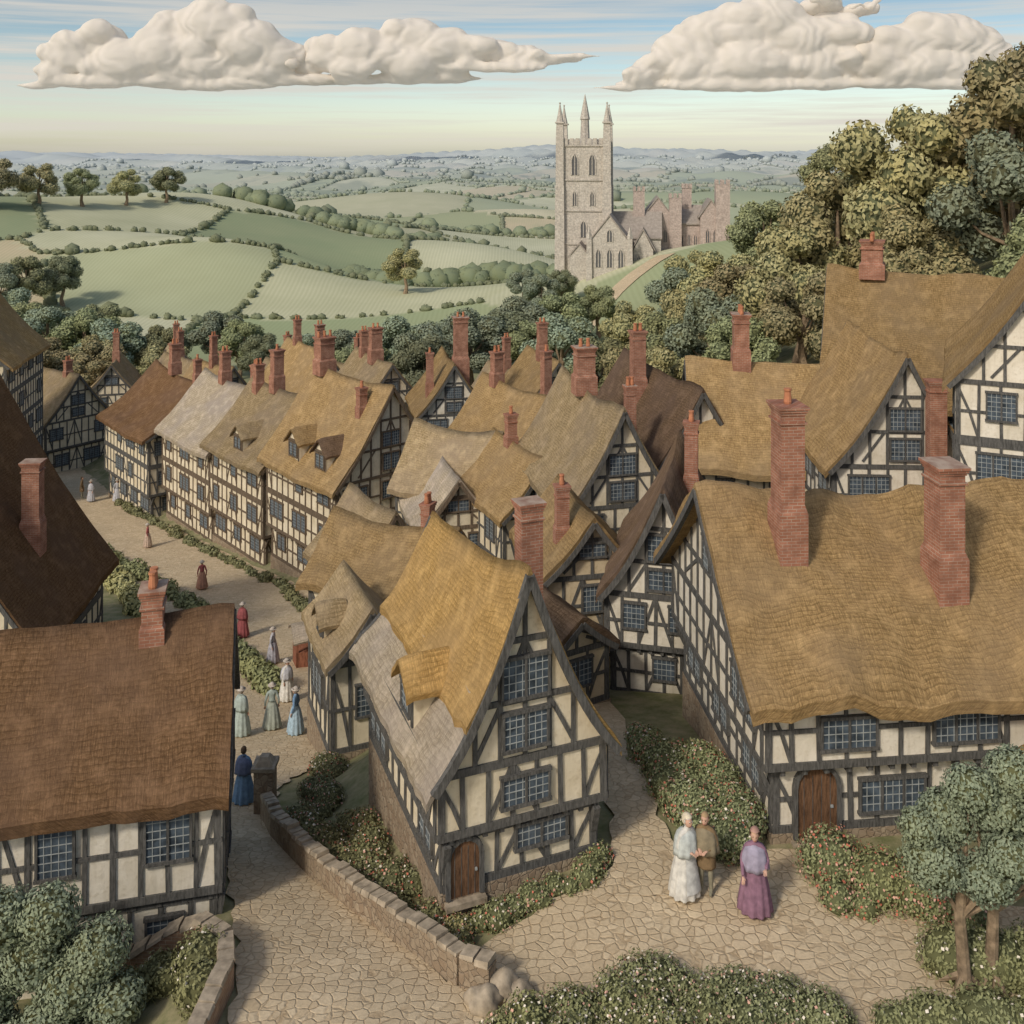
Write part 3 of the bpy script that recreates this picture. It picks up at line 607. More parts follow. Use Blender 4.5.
# hillside houses
house(HN,8.6,46.5,-96,7.6,8.5,-3.2,2.2,6.0,c=.1,sag=.25,roof='O',pl=0,chim=[(0,2.0,7.9,.85,3)])
house(HN,14.7,37.6,-3,4.9,7,-.8,3.6,8.0,c=.35,sag=.2,roof='A',pl=1,chim=[(.95,-.75,6.9,.62,0,-1.)],lump=.1)
house(HN,16.5,50.5,-112,9,9,-.6,4.6,9.9,c=.1,sag=.35,roof='O',pl=0,chim=[(0,1.6,11.0,1.25,4)],lump=.12)
house(HN,17.7,33,-24,5.2,8,1.4,7.6,11.8,c=.25,sag=.2,roof='A',pl=1,chim=[],lump=.1,ov=.2)
house(HN,12.2,30.0,-25,3.2,3.2,-.6,2.0,4.0,c=.2,roof='D',pl=1)
house('porch',11.6,20.6,-60,2.0,3,0,2.2,3.4,c=.2,roof='G',pl=1)
for (x,y,zt) in [(-27,96,-1.),(-33,104,-1.5),(-37,112,-1.),(-40,100,-3),(1,86,1.5),(-12,92,.8),(-20,98,-.6)]:
    h0=tz(x,y); house(HN,x,y,random.uniform(10,60),4.5,6,h0,h0+3.6,h0+6.8,roof=random.choice('OTP'),chim=[(0,3,h0+9.2,.6,2)])
# ------------------------------------------------------------ church
ch=empty('church',(14.6,200,tz(18,200)-.5),math.radians(-8))
B=MB(); w=4.6; Ht=24.5
B.box(-w,w,-w,w,-4,Ht,0)
for sx in(-1,1):
    for sy_ in(-1,1):
        B.box(sx*w-1.0,sx*w+1.0,sy_*w-1.0,sy_*w+1.0,-4,Ht-8,0,.15); B.box(sx*w-.85,sx*w+.85,sy_*w-.85,sy_*w+.85,-4,Ht+1.2,0,.1)
        B.box(sx*w-.75,sx*w+.75,sy_*w-.75,sy_*w+.75,Ht+1.2,Ht+4.2,0,.1); B.box(sx*w-.9,sx*w+.9,sy_*w-.9,sy_*w+.9,Ht+4.2,Ht+4.5,0)
        B.lathe([(Ht+4.5,.75),(Ht+6.2,.4),(Ht+8.,.1),(Ht+8.2,.22),(Ht+8.4,.04)],8,0,cx=sx*w,cy=sy_*w)
for z in (5,11.5,17.5,Ht-.3): B.box(-w-.25,w+.25,-w-.25,w+.25,z,z+.35,0)
for k in range(7):
    q=-w+1.2+k*(2*w-2.4)/6.
    for s_ in(-1,1): B.box(q-.38,q+.38,s_*w-.25,s_*w+.25,Ht,Ht+1.3,0); B.box(s_*w-.25,s_*w+.25,q-.38,q+.38,Ht,Ht+1.3,0)
B.lathe([(Ht,1.),(Ht+5,.8),(Ht+5.2,1.),(Ht+10.2,.06)],8,0)
def lancet(B,O,U,N,s,z,w,h,m):
    O=Vector(O);U=Vector(U);N=Vector(N);Z=Vector((0,0,1))
    pts=[(s-w/2,z),(s+w/2,z),(s+w/2,z+h*.7),(s+w*.3,z+h*.88),(s,z+h),(s-w*.3,z+h*.88),(s-w/2,z+h*.7)]
    B.add([O+U*a+Z*b_+N*.06 for a,b_ in pts],[tuple(range(7))],m)
    q=pts[1:]+[pts[0]]
    for (a,b_),(c,d) in zip(q,q[1:]): B.beam(O,U,N,a,b_,c,d,.2,.2,0)
    B.beam(O,U,N,s,z,s,z+h,.14,.12,0)
for (O,U,N) in (((0,-w,0),(1,0,0),(0,-1,0)),((-w,0,0),(0,-1,0),(-1,0,0)),((w,0,0),(0,1,0),(1,0,0))):
    for s_ in (-1.7,1.7): lancet(B,O,U,N,s_,18.6,1.3,4.2,1); lancet(B,O,U,N,s_,12.6,.9,3.0,1)
    lancet(B,O,U,N,0,6.4,1.2,3.4,1)
B.obj('tower',[STN,DARK],ch)
def hall(B,x0,x1,y0,y1,z0,ze,zr,axis,m=0,rm=2):
    B.box(x0,x1,y0,y1,z0,ze,m); o=.4
    if axis=='x':
        ym=(y0+y1)/2; B.add([(x0-.0,y0,ze),(x0,y1,ze),(x0,ym,zr)],[(0,1,2)],m); B.add([(x1,y0,ze),(x1,y1,ze),(x1,ym,zr)],[(0,1,2)],m)
        for a in (y0-o,y1+o): B.hexa([(x0-.2,a,ze-.3),(x1+.2,a,ze-.3),(x1+.2,ym,zr),(x0-.2,ym,zr),(x0-.2,a,ze),(x1+.2,a,ze),(x1+.2,ym,zr+.35),(x0-.2,ym,zr+.35)],rm)
    else:
        xm=(x0+x1)/2; B.add([(x0,y0,ze),(x1,y0,ze),(xm,y0,zr)],[(0,1,2)],m); B.add([(x0,y1,ze),(x1,y1,ze),(xm,y1,zr)],[(0,1,2)],m)
        for a in (x0-o,x1+o): B.hexa([(a,y0-.2,ze-.3),(a,y1+.2,ze-.3),(xm,y1+.2,zr),(xm,y0-.2,zr),(a,y0-.2,ze),(a,y1+.2,ze),(xm,y1+.2,zr+.35),(xm,y0-.2,zr+.35)],rm)
B=MB()
hall(B,4.7,15,-4.,4.2,-4,6.5,11.,'x'); hall(B,1.6,9.2,-12,-4.2,-4,6,11.,'y'); hall(B,9.8,13.5,-9,-3.6,-4,4.5,8.2,'y',0)
hall(B,-2.2,1.4,-10,-5.0,-4,3.2,5.5,'y')
for q in (3.3,5.4,7.5): lancet(B,(0,-12,0),(1,0,0),(0,-1,0),q,1.4,1.1,3.6,1)
lancet(B,(0,-12,0),(1,0,0),(0,-1,0),5.4,6.2,1.1,2.4,1)
for q in (10.8,12.4): lancet(B,(0,-9,0),(1,0,0),(0,-1,0),q,1,.8,2.6,1)
for q in (-10.5,-8,-5.8): lancet(B,(1.6,0,0),(0,-1,0),(-1,0,0),-q,1.2,.9,3.4,1)
for x in (1.6,9.2): B.box(x-.6,x+.6,-12.7,-11.6,-4,6.8,0,.15); B.lathe([(6.8,.6),(9,.1)],4,0,cx=x,cy=-12.1)
B.obj('nave_and_transept',[STN,DARK,SLATE],ch)
ab=empty('abbey_manor',(29.0,203,tz(29,204)-.3),math.radians(-6),.92); B=MB()
hall(B,-3,4,-5,5,-4,8,12.5,'y'); hall(B,4,10,-3,5,-4,7.,10.5,'x'); hall(B,9.5,14,-5,4,-4,8.5,12,'y')
for (x,y,w_,h_) in ((-3.6,-5,1.2,14),(4.2,-4,1.3,12.5),(7,1,1.,14.5),(14.2,-4,1.5,15.5)):
    B.box(x-w_,x+w_,y-w_,y+w_,-4,h_,0)
    for a in(-1,0,1):
        for b_ in (-1,1): B.box(x+a*w_*.8-.3,x+a*w_*.8+.3,y+b_*w_*.85-.3,y+b_*w_*.85+.3,h_,h_+1,0)
for x in (0,2,11,12.6): lancet(B,(0,-5,0),(1,0,0),(0,-1,0),x,3,.9,3,1)
for x in (5.6,7.2,8.6): lancet(B,(0,-3,0),(1,0,0),(0,-1,0),x,2.2,.8,2.6,1)
B.obj('ranges',[STR,DARK,SLATE],ab)
# ------------------------------------------------------------ walls, piers
def stone_wall(name,pts,h,t=.28,cap=True,mat=RUB):
    e=MB(); P=[]
    for a,b_ in zip(pts,pts[1:]):
        n=max(1,int((Vector(b_)-Vector(a)).length/.3)); P+=[tuple(Vector(a).lerp(Vector(b_),i/n)) for i in range(n)]
    P.append(pts[-1])
    for a,b_ in zip(P,P[1:]):
        A=Vector((a[0],a[1]));Bv=Vector((b_[0],b_[1])); d=(Bv-A).normalized(); q=Vector((-d.y,d.x))*t/2
        za=tz(*A);zb=tz(*Bv); ha=h+.03*math.sin(A.x*7)
        e.hexa([(A.x-q.x,A.y-q.y,za-.6),(Bv.x-q.x,Bv.y-q.y,zb-.6),(Bv.x+q.x,Bv.y+q.y,zb-.6),(A.x+q.x,A.y+q.y,za-.6),(A.x-q.x,A.y-q.y,za+ha),(Bv.x-q.x,Bv.y-q.y,zb+ha),(Bv.x+q.x,Bv.y+q.y,zb+ha),(A.x+q.x,A.y+q.y,za+ha)],0)
        if cap:
            q2=q*random.uniform(1.05,1.25); g=d*.015; jj=random.uniform(-.045,.03); A2=A+g;B2=Bv-g; z1=za+ha+.005;z2=zb+ha+.005; hh=.09+jj
            e.hexa([(A2.x-q2.x,A2.y-q2.y,z1),(B2.x-q2.x,B2.y-q2.y,z2),(B2.x+q2.x,B2.y+q2.y,z2),(A2.x+q2.x,A2.y+q2.y,z1),(A2.x-q.x,A2.y-q.y,z1+hh),(B2.x-q.x,B2.y-q.y,z2+hh*.9),(B2.x+q.x,B2.y+q.y,z2+hh*.8),(A2.x+q.x,A2.y+q.y,z1+hh)],1)
    return e.obj(name,[mat,CAP])
stone_wall('stone_wall',[(-.35,18.0),(-.9,18.3),(-1.5,19.0),(-2.4,20.0),(-3.4,21.2),(-4.4,22.5),(-5.2,23.8),(-5.9,25.0),(-6.5,26.4)],.6)
stone_wall('stone_wall',[(-7.9,19.9),(-6.2,19.8),(-5.5,19.2),(-5.2,18.2),(-5.3,16.5)],.45,mat=BR2)
def pier(name,x,y,w,h,mat):
    z=tz(x,y); e=MB(); e.box(-w/2,w/2,-w/2,w/2,-.5,h,0); e.box(-w/2-.06,w/2+.06,-w/2-.06,w/2+.06,h,h+.1,1); e.box(-w/2+.02,w/2-.02,-w/2+.02,w/2-.02,h+.1,h+.3,1,w*.25); e.obj(name,[mat,CAP],None,False,(x,y,z))
pier('stone_gate_pier',-6.6,26.75,.5,1.25,RUB); pier('brick_gate_pier',-7.9,41,.6,2.7,BR2)
for (x,y,sx,sz) in [(-.2,18.0,.36,.3),(.1,17.9,.28,.22),(-.5,17.7,.33,.26)]:
    e=MB(); v,f=I3; e.add([(p[0]*sx*(1+.2*math.sin(p[1]*5)+.1*math.sin(p[2]*9)),p[1]*sx*.8,p[2]*sz*(1+.15*math.sin(p[0]*6))) for p in v],[tuple(q) for q in f]); e.obj('boulder',[CAP],None,True,(x,y,tz(x,y)+sz*.5))
e=MB()
for i in range(26):
    x=-50+i*.42; y=90-i*.5; z=tz(x,y); e.box(x-.12,x+.12,y-.04,y+.04,z-.2,z+1.3)
e.obj('wooden_fence',[TB])
st=empty('market_stall',(-8.6,43.5,tz(-8.6,43.5)),math.radians(20)); e=MB()
for sx in(-.8,.8):
    for sy_ in(-.5,.5): e.box(sx-.05,sx+.05,sy_-.05,sy_+.05,-.2,1.5)
e.box(-.85,.85,-.55,.55,.1,.85); e.obj('counter',[m_timber('red_wood',(.24,.10,.06))],st)
roof_mesh('canopy',.75,.35,1.5,-1,1,.1,0,.08,TH['P'],st,-1.1,1.1,0,3,.02).rotation_euler=(0,0,math.radians(90))
# ------------------------------------------------------------ hedges and shrubs
def shrub(name,lobes,leafm,dens,size,flowers=None,sq=.85):
    cs=[(x,y,tz(x,y)+r*.45+dz) for x,y,r,dz in lobes]; rs=[l[2] for l in lobes]
    n=[int(dens*r*r) for r in rs]; return foliage_obj(name,cs,rs,n,size,leafm,flowers,sq)
def along(pts,step,r,jx=.15,dz=0.):
    o=[]
    for a,b_ in zip(pts,pts[1:]):
        n=max(1,int((Vector(b_)-Vector(a)).length/step))
        for i in range(n): q=Vector(a).lerp(Vector(b_),i/n); o.append((q.x+random.uniform(-jx,jx),q.y+random.uniform(-jx,jx),r*random.uniform(.7,1.3),dz))
    return o
shrub('hedge',along([(-9.4,39.5),(-12.3,44.5),(-15.3,50),(-20.3,56.5),(-28.5,66),(-37.5,78),(-45,88)],.7,.5),LF['green'],1000,.1)
shrub('hedge',along([(-10.6,51.5),(-13.,56),(-18.2,62.2),(-24,69),(-30,76)],.7,.35),LF['green'],900,.1)
shrub('hedge',along([(-12.7,38),(-15.7,46),(-25.7,62),(-41,84),(-50,97)],.8,.55,.3),LF['olive'],800,.12)
FW=[FLW,FLO]; FR=[FLR,FLO,FLW]
shrub('rose_hedge',along([(-1.2,19.6),(-2.2,20.7),(-3.2,21.9),(-4.0,23.3),(-4.9,24.8),(-5.7,26.2)],.28,.36,.22)+along([(-2.2,21.3),(-3.1,23),(-4,25)],.3,.36,.25)+along([(-5.,26),(-5.4,28),(-5.6,30)],.4,.4,.4),LF['green'],4600,.036,(.14,FR))
shrub('rose_bush',along([(-.9,20.0),(-.2,20.1),(.9,20.5),(1.7,20.9),(2.05,21.6)],.24,.28,.1),LF['green'],5200,.033,(.15,FR))
shrub('rose_bush',along([(-1.0,19.9),(-1.25,19.2),(-.7,18.6),(-.15,18.4)],.22,.26,.12),LF['olive'],5200,.033,(.14,FR))
shrub('flowering_shrub',along([(4.4,21.6),(4.2,22.6),(3.9,23.8),(3.8,25.2),(3.4,26.8)],.25,.5,.25)+along([(4.9,21.4),(4.9,23),(4.6,25)],.28,.48,.2,.15),LF['green'],4600,.038,(.13,FR))
shrub('flowering_shrub',along([(6.9,20.9),(7.6,20.4),(8.4,19.9),(9.2,19.6)],.3,.55,.25)+along([(6.5,20.0),(7.2,19.4)],.35,.36,.2),LF['green'],4600,.037,(.18,[FLR,FLO]))
shrub('flowering_shrub',along([(.9,17.4),(1.6,17.8),(2.6,18.0),(3.8,17.8),(5.2,17.4)],.22,.4,.25,-.1)+along([(.4,17.2),(2.5,17.2),(5.8,17.1)],.22,.42,.2)+along([(0,16.6),(6,16.6)],.3,.4,.2),LF['green'],5600,.034,(.11,[FLW,FLW,FLO]))
shrub('shrub',along([(8.2,18.4),(9.5,18.2),(10.5,18.6)],.3,.5,.2)+along([(6.6,17.0),(8.4,17.2),(10,17.2)],.3,.4,.1),LF['green'],4000,.04,(.03,[FLW]))
shrub('shrub',along([(-7.6,18.9),(-6.7,18.9),(-6.0,18.7),(-5.6,17.8)],.3,.4,.15),LF['green'],4200,.04,(.04,[FLW]))
shrub('shrub',along([(-18.0,35.6),(-16.8,36),(-15.6,36.6)],.5,1.2,.3),LF['blue'],1400,.1)
shrub('shrub',along([(-6.0,33.2),(-6.5,36),(-7.5,38.5)],.5,.4,.15),LF['green'],1800,.07,(.05,FR))
def big_tree(name,x,y,leafm,cs,rs,size,dens,stems,tr,zofs=0):
    z=tz(x,y); mb=MB()
    for (bx,by) in stems:
        top=Vector((bx*.3,by*.2,min(c[2] for c in cs)+.3)); mid=Vector((bx*.9+random.uniform(-.1,.1),by,top.z*.5))
        base=Vector((bx,by,-.4)); mb.tube([base,base+Vector((0,0,.5)),mid,top],[tr*1.9,tr*1.1,tr*.9,tr*.7],9)
        for a in range(5): an=a*1.26; mb.tube([base+Vector((0,0,.55)),base+Vector((math.cos(an)*tr*2,math.sin(an)*tr*2,.38)),base+Vector((math.cos(an)*tr*4,math.sin(an)*tr*4,.2))],[tr*.6,tr*.5,tr*.15],5)
        for c in cs:
            if random.random()<.8: e=Vector(c); m2=mid.lerp(e,.55)+Vector((0,0,-.12)); mb.tube([mid,m2,e],[tr*.55,tr*.3,tr*.1],6)
    o=foliage_obj(name,cs,rs,[int(dens*r*r) for r in rs],size,leafm,trunk=mb,sq=.8); o.location=(x,y,z+zofs); return o
cs=[(-.55,0,2.15),(.3,-.2,2.0),(.9,.2,2.4),(-.2,.3,2.75),(.6,.1,3.05),(1.4,0,2.9),(.1,0,3.45),(1.0,.2,3.6),(1.7,.2,3.4),(-.75,.1,2.7),(1.9,0,2.3),(.6,-.4,2.5)]
big_tree('old_oak_tree',8.1,17.9,LF['blue'],cs,[.55,.5,.55,.52,.5,.5,.45,.5,.5,.38,.5,.45],.038,8500,[(0,0),(.55,.15)],.11,.3)
cs=[(-1.1,0,1.6),(-.3,.2,2.1),(.5,0,1.7),(-1.7,.2,2.2),(-.9,.1,2.7),(0,.1,2.8),(.9,.1,2.2),(1.3,-.1,1.4),(.2,-.4,1.1),(-.8,-.4,.9),(1.0,-.3,.8),(-1.6,-.2,1.1)]
big_tree('round_crowned_tree',-8.4,18.0,LF['blue'],cs,[.66,.68,.64,.64,.6,.56,.56,.5,.6,.6,.5,.6],.04,7200,[(0,0)],.12,-.1)
# ------------------------------------------------------------ people
SKIN=m_simple('skin',(.58,.36,.26),.08,8,.6,.05)
_cm={}
def cloth(c):
    if c not in _cm: _cm[c]=m_simple('cloth_%d'%len(_cm),c,.22,9,.95,.4)
    return _cm[c]
def skinmesh(name,V,E,Rd,mat,parent,lev=2,root=0):
    me=bpy.data.meshes.new(name); me.from_pydata(V,E,[]); me.materials.append(mat); o=bpy.data.objects.new(name,me); COL.objects.link(o); o.parent=parent
    md=o.modifiers.new('Skin','SKIN'); md.use_smooth_shade=True
    for i,r_ in enumerate(Rd): me.skin_vertices[0].data[i].radius=(r_,r_) if not isinstance(r_,tuple) else r_; me.skin_vertices[0].data[i].use_root=(i==root)
    s=o.modifiers.new('Sub','SUBSURF'); s.levels=lev; s.render_levels=lev; return o
def person(name,x,y,yaw,h,top,skirt,hair=(.12,.08,.05),hat=None,man=False,apron=None,cape=None,stoop=0.,arm='clasp',step=.0,brim=True):
    s=h/1.66; e=empty(name,(x,y,tz(x,y)+.075),math.radians(yaw),s); c=cloth(top)
    f=-stoop
    sh=[(0,0,.92),(0,-.01+f*.3,1.1),(0,f*.8,1.26),(0,f,1.38),(0,f*1.1,1.45)]
    V=list(sh);E=[(0,1),(1,2),(2,3),(3,4)];Rd=[(.15,.11),(.12,.095),(.145,.1),(.07,.06),(.048,.048)]
    hands=[]
    for sg in(-1,1):
        if arm=='clasp': el=(sg*.235,f*.6+.0,1.08); wr=(sg*.09,f*.6-.2,1.03)
        elif arm=='down': el=(sg*.24,f*.6+.03,1.08); wr=(sg*.25,f*.6-.06,.84)
        else: el=(sg*.25,f*.6-.02,1.09); wr=(sg*.22,f*.6-.24,1.06 if sg>0 else .85)
        b0=len(V); V+=[(sg*.15,f*.95,1.335),el,wr]; E+=[(3,b0),(b0,b0+1),(b0+1,b0+2)]; Rd+=[.062,.045,.034]; hands.append((sg,Vector(el),Vector(wr)))
    lg=cloth(skirt) if man else c
    skinmesh('torso_and_arms',V,E,Rd,c,e)
    V=[(0,0,.9)];E=[];Rd=[.1]
    for sg in(-1,1):
        b0=len(V); st=step*sg; V+=[(sg*.085,0,.85),(sg*.095,-.02+st*.5,.47),(sg*.1,.02+st,.09),(sg*.11,-.12+st,.04)]; E+=[(0,b0),(b0,b0+1),(b0+1,b0+2),(b0+2,b0+3)]; Rd+=[.09,.06,.042,.035]
    skinmesh('legs_and_shoes',V,E,Rd,lg if man else cloth((.06,.04,.03)),e)
    for sg,el,wr in hands:
        d=(wr-el).normalized(); sd=Vector((0,0,1)).cross(d); sd=sd.normalized() if sd.length>.1 else Vector((1,0,0)); up=d.cross(sd)
        V=[wr,wr+d*.05];E=[(0,1)];Rd=[(.022,.022),(.034,.018)]
        for q,l in ((-.026,.06),(-.009,.072),(.009,.068),(.026,.052)):
            b0=len(V); a=wr+d*.085+sd*q; V+=[a,a+d*l*.5-up*.008,a+d*l*.85-up*.028]; E+=[(1,b0),(b0,b0+1),(b0+1,b0+2)]; Rd+=[.01,.009,.007]
        b0=len(V); a=wr+d*.04-sd*.032*sg; V+=[a,a+d*.03-sd*.02*sg-up*.015]; E+=[(1,b0),(b0,b0+1)]; Rd+=[.011,.009]
        skinmesh('hand',V,E,Rd,SKIN,e,1)
    hz=1.555; hy=f*1.15-.015; H=MB(); v,fc=I3
    def hp(p):
        X,Y_,Z=p; yy=Y_*.098; 
        if Y_<-.2:
            yy-=.022*math.exp(-((X/.18)**2+((Z+.12)/.22)**2)); yy+=.01*math.exp(-(((abs(X)-.38)/.16)**2+((Z-.08)/.14)**2)); yy-=.006*math.exp(-((X/.3)**2+((Z+.5)/.1)**2))
        return (X*.076*(1-.18*max(0,-Z)),hy+yy,hz+Z*.118)
    H.add([hp(p) for p in v],[tuple(q) for q in fc],0)
    for sg in(-1,1):
        H.add([(sg*.03+p[0]*.011,hy-.088+p[1]*.008,hz+.012+p[2]*.007) for p in I1[0]],[tuple(q) for q in I1[1]],1)
        H.add([(sg*.076+p[0]*.01,hy+.005+p[1]*.018,hz-.005+p[2]*.028) for p in I1[0]],[tuple(q) for q in I1[1]],0)
        H.beam((sg*.03,hy-.094,0),(1,0,0),(0,-1,0),-.014,hz+.034,.014,hz+.034,.006,.004,2)
    H.beam((0,hy-.092,0),(1,0,0),(0,-1,0),-.02,hz-.058,.02,hz-.058,.008,.004,3)
    H.obj('head',[SKIN,cloth((.04,.03,.03)),cloth(hair),cloth((.35,.12,.1))],e,True)
    Hr=MB()
    hv=[(p[0]*.087,hy+.012+p[1]*.105,hz+.02+p[2]*.118) for p in v]
    ff=[tuple(q) for q in fc if all(not(v[i][1]<-.35 and v[i][2]<.42) and v[i][2]>-.75 for i in q)]
    Hr.add(hv,ff,0)
    if not man: Hr.add([(p[0]*.045,hy+.11+p[1]*.045,hz+.03+p[2]*.045) for p in I2[0]],[tuple(q) for q in I2[1]],0)
    Hr.obj('hair',[cloth(hair)],e,True)
    if hat:
        K=MB(); hv=[(p[0]*.103,hy+.02+p[1]*.12,hz+.035+p[2]*.13) for p in v]
        K.add(hv,[tuple(q) for q in fc if all(not(v[i][1]<-.25 and v[i][2]<.35) and v[i][2]>-.65 for i in q)],0)
        if brim: K.lathe([(hz+.075,.10),(hz+.06,.15),(hz+.05,.155),(hz+.07,.1)],20,0,.04,7,0,hy+.015,1.1)
        K.obj('bonnet',[cloth(hat)],e,True)
    D=MB()
    if man:
        D.lathe([(1.0,.15),(.85,.18),(.62,.2),(.58,.19)],24,0,.05,7,0,f*.3,.8); D.obj('coat_skirt',[c],e,True)
    else:
        D.lathe([(1.04,.125),(.98,.15),(.85,.2),(.6,.26),(.3,.31),(.10,.335),(.08,.33)],48,0,.10,11,0,f*.1,.9)
        D.obj('skirt',[cloth(skirt)],e,True)
        if apron:
            A=MB(); P=[]
            for i in range(8):
                z=1.02-.8*i/7; rr=.14+.17*(i/7)**.8+.025
                for k in range(7): a=-math.pi/2+(k-3)*.2; P.append((rr*math.cos(a)*1.05,rr*math.sin(a)*.98,z))
            A.add(P,[(i*7+k,i*7+k+1,i*7+k+8,i*7+k+7) for i in range(7) for k in range(6)],0); A.obj('apron',[cloth(apron)],e,True)
    if cape:
        K=MB(); K.lathe([(1.43,.065),(1.38,.11),(1.32,.2),(1.2,.245),(1.0,.27),(.92,.275)],40,0,.08,9,0,f*.75+.01,.85); K.obj('shawl',[cloth(cape)],e,True)
WH=(.62,.6,.54);BN=(.22,.15,.08);GR=(.26,.24,.17);PU=(.25,.14,.19);MR=(.30,.09,.09);BL=(.17,.28,.42);SG=(.36,.42,.38);GY=(.46,.46,.48)
person('elderly_woman',3.50,20.3,35,1.66,WH,WH,hair=(.6,.58,.52),hat=(.68,.6,.44),cape=(.50,.53,.5),stoop=.07,apron=(.55,.55,.52),brim=False)
person('man',3.95,20.35,-25,1.68,BN,GR,hair=(.36,.25,.14),man=True,stoop=.07,arm='clasp',cape=(.24,.2,.13))
person('woman',4.82,19.85,-15,1.66,PU,PU,hair=(.42,.28,.17),hat=(.42,.25,.2),cape=(.33,.30,.38),arm='reach',stoop=.04,brim=False)
person('woman',-7.35,27.4,170,1.5,BL,BL,cape=(.14,.17,.26))
for (x,y,yw,h,t,s_,cp,mn) in [(-9.2,34,150,1.6,SG,SG,SG,False),(-8.35,34.8,200,1.55,SG,(.36,.39,.33),None,False),(-7.4,34.2,-100,1.55,BL,(.36,.48,.56),None,False),(-6.75,34.8,20,1.6,(.42,.24,.22),(.48,.42,.39),None,False),
     (-8.6,38.2,60,1.55,WH,WH,GY,False),(-12.8,47.5,160,1.6,MR,MR,MR,False),(-17.2,55.5,200,1.55,MR,(.36,.2,.14),None,False),(-23.5,64.5,100,1.5,MR,(.46,.35,.27),None,False),(-30.2,76.5,30,1.65,GY,GY,None,False),(-33.2,77.2,100,1.7,BN,GR,None,True),(-32.2,76.5,-30,1.6,(.4,.38,.39),GY,GY,False),(-10.4,43.5,80,1.5,GY,(.38,.37,.4),None,False)]:
    person('man' if mn else 'woman',x,y,yw,h,t,s_,cape=cp,man=mn,hat=None if mn else (.45,.4,.34),arm='down')
# ------------------------------------------------------------ clouds
CLM,nt,b=diffmat('cloud_vapour')
gp=nt.nodes.new('ShaderNodeNewGeometry').outputs['Position']
nz=noise_(nt,vscale(nt,gp,(.0022,.0022,.004)),1.,2); wvn=nd(nt,'ShaderNodeTexWave',{'Vector':vadd(nt,vscale(nt,gp,(.0035,.0035,.007)),vscale(nt,nz.outputs['Color'],(2.5,2.5,2.5))),'Scale':.8,'Distortion':2.,'Detail':1.5})
cc=mixc(nt,wvn.outputs['Fac'],(.93,.87,.79),(.84,.79,.71))
nt.links.new(cc,b.inputs['Color']); bump(nt,b,wvn.outputs['Fac'],.22,25.)
tl=nd(nt,'ShaderNodeBsdfTranslucent',{'Color':(.92,.88,.82,1)}); mx=nd(nt,'ShaderNodeMixShader',{0:.42,1:b.outputs[0],2:tl.outputs[0]}); nt.links.new(mx.outputs[0],nt.nodes['Material Output'].inputs[0])
def cloud(lobes,seed,flat=()):
    u=6.; r=random.Random(seed); L=[]
    for (x,z,q) in lobes:
        L.append((x,z,q,1.3,.88,r.uniform(-8,8)))
        for k in range(3):
            a=r.uniform(-.3,3.4); L.append((x+math.cos(a)*q*.95,z+math.sin(a)*q*.5,q*r.uniform(.4,.6),1.3,.92,r.uniform(-14,0)))
    for (x,z,q,sx) in flat: L.append((x,z,q,sx,.8,r.uniform(-10,10)))
    v,f=I3; VV=[];FF=[]
    for i,(x,z,q,sx,sz,dy) in enumerate(L): VV.append(np.array((x*u,6000+dy*u,15+z*u))+v*q*u*np.array([sx,.9,sz])); FF.append(f+i*len(v))
    o=np_obj('cloud',np.concatenate(VV),np.concatenate(FF),[CLM],None,True)
    md=o.modifiers.new('r','REMESH'); md.mode='VOXEL'; md.voxel_size=13; md.use_smooth_shade=True
    s=o.modifiers.new('s','SMOOTH'); s.factor=.5; s.iterations=6
    tx=bpy.data.textures.new('cl','CLOUDS'); tx.noise_scale=150; tx.noise_depth=2
    d=o.modifiers.new('d','DISPLACE'); d.texture=tx; d.strength=34; d.mid_level=.5; d.texture_coords='GLOBAL'
    s=o.modifiers.new('s2','SMOOTH'); s.factor=.5; s.iterations=3
cloud([(-440,104,20),(-415,116,24),(-385,98,24),(-352,108,26),(-325,128,26),(-296,134,28),(-262,116,26),(-236,104,22),(-310,98,26),(-280,92,20),(-455,88,13),(-340,90,20),(-400,90,18),(-245,90,16)],1,
  [(-400,78,9,8),(-300,76,9,8),(-220,80,8,6),(-470,74,5,5)])
cloud([(-205,96,14),(-180,106,20),(-152,112,20),(-125,106,20),(-98,122,24),(-72,112,22),(-45,108,18),(-15,108,15),(14,106,12),(-100,96,20),(-160,92,16),(-60,94,15)],2,
  [(-160,80,7,8),(-90,82,8,8),(-20,92,7,8),(30,100,7,6),(60,103,4,8)])
cloud([(125,84,12),(145,92,16),(168,110,22),(195,126,24),(228,130,28),(258,142,28),(288,122,28),(232,98,26),(262,96,24),(305,96,22),(200,92,22),(335,114,24),(345,96,18),(172,90,16),(320,134,18)],3,
  [(150,76,7,7),(220,74,9,8),(300,76,8,8),(110,72,4,8)])
cloud([(365,104,20),(390,116,24),(418,126,24),(446,122,24),(470,108,20),(405,94,22),(440,94,20),(380,90,16),(490,98,12),(350,92,14)],4,[(380,76,7,7),(440,76,8,7),(490,84,6,5)])
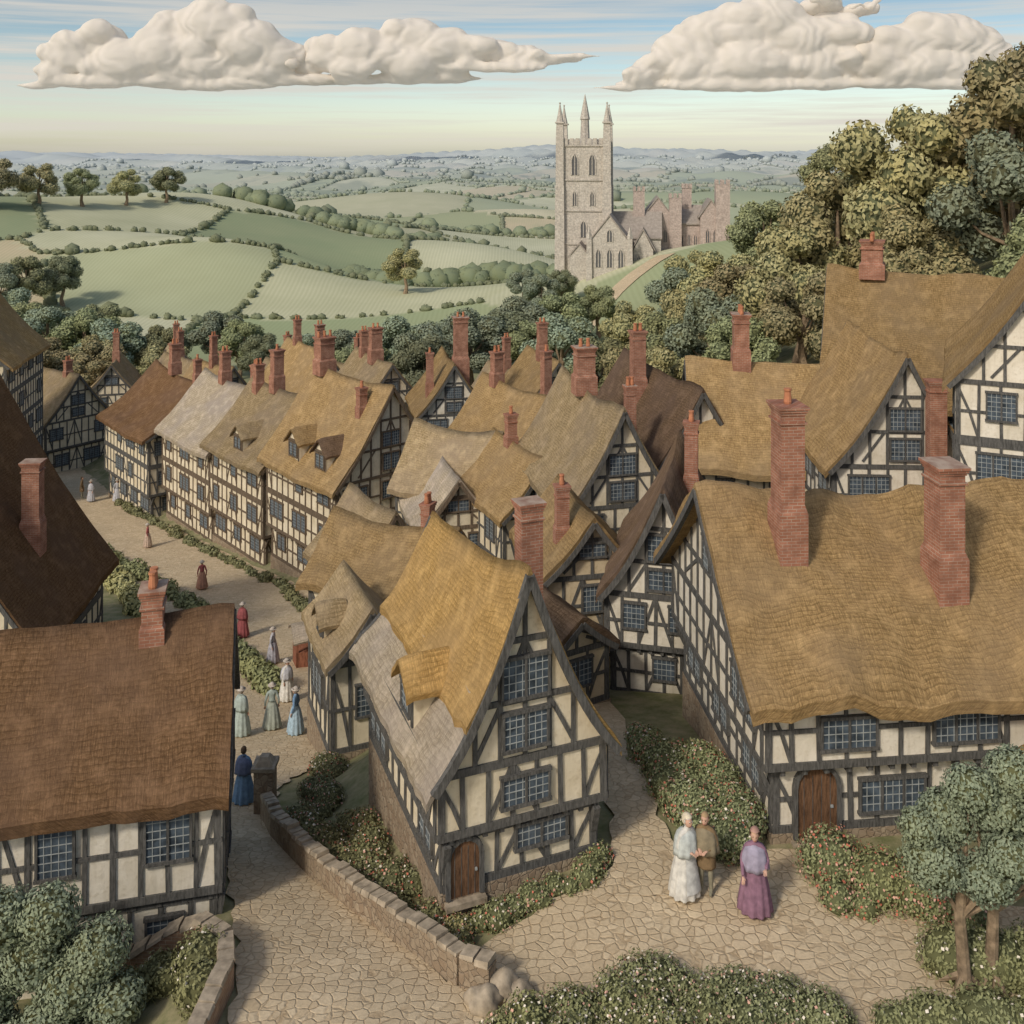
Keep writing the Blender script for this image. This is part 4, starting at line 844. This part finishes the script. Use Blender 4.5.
cloud([(318,156,10),(300,154,9),(345,150,9),(362,154,8)],5,[(330,148,6,7)])
# ------------------------------------------------------------ world, sun, camera
sunv=Vector((-.60,-.80,.80)).normalized(); el=math.asin(sunv.z); az=math.atan2(sunv.x,sunv.y)
W=bpy.data.worlds.new('World'); sc.world=W; W.use_nodes=True; nt=W.node_tree; bg=nt.nodes['Background']
sky=nd(nt,'ShaderNodeTexSky'); sky.sky_type='NISHITA'; sky.sun_disc=False; sky.sun_elevation=el; sky.sun_rotation=az%(2*math.pi); sky.air_density=1.; sky.dust_density=1.5
tc=nt.nodes.new('ShaderNodeTexCoord'); gz=nd(nt,'ShaderNodeSeparateXYZ',{0:tc.outputs['Generated']})
k=ramp(nt,gz.outputs[2],[(0,(.90,.86,.84)),(.025,(.74,.72,.69)),(.09,(.49,.50,.49)),(.17,(.31,.335,.335)),(.4,(.58,.52,.46))])
k=vscale(nt,k,(1.8,1.8,1.8))
col=mixc(nt,1.,sky.outputs[0],k,'MULTIPLY')
wn=noise_(nt,vscale(nt,tc.outputs['Generated'],(1.6,1.6,52)),1.6,6,.6)
band=ramp(nt,gz.outputs[2],[(0,.2),(.04,1),(.12,.9),(.25,0)])
wf=math_(nt,'MULTIPLY',ramp(nt,wn.outputs[0],[(.40,0),(.62,.95)]),band)
col=mixc(nt,wf,col,(4.7,4.4,3.95))
nt.links.new(col,bg.inputs[0]); bg.inputs[1].default_value=.15
L=bpy.data.lights.new('sun','SUN'); L.energy=2.1; L.angle=math.radians(7); L.color=(1,.93,.82); lo=bpy.data.objects.new('sun',L); COL.objects.link(lo); lo.rotation_euler=sunv.to_track_quat('Z','Y').to_euler(); lo.location=(-30,-30,60)
cam=bpy.data.cameras.new('camera'); co=bpy.data.objects.new('camera',cam); COL.objects.link(co); co.location=(0,0,15); co.rotation_euler=(math.radians(90),0,0)
cam.sensor_width=36; cam.lens=35.156; cam.shift_y=-.34375; cam.clip_end=80000; cam.clip_start=.1
sc.camera=co
sc.view_settings.view_transform='Standard'; sc.view_settings.look='None'; sc.view_settings.exposure=0
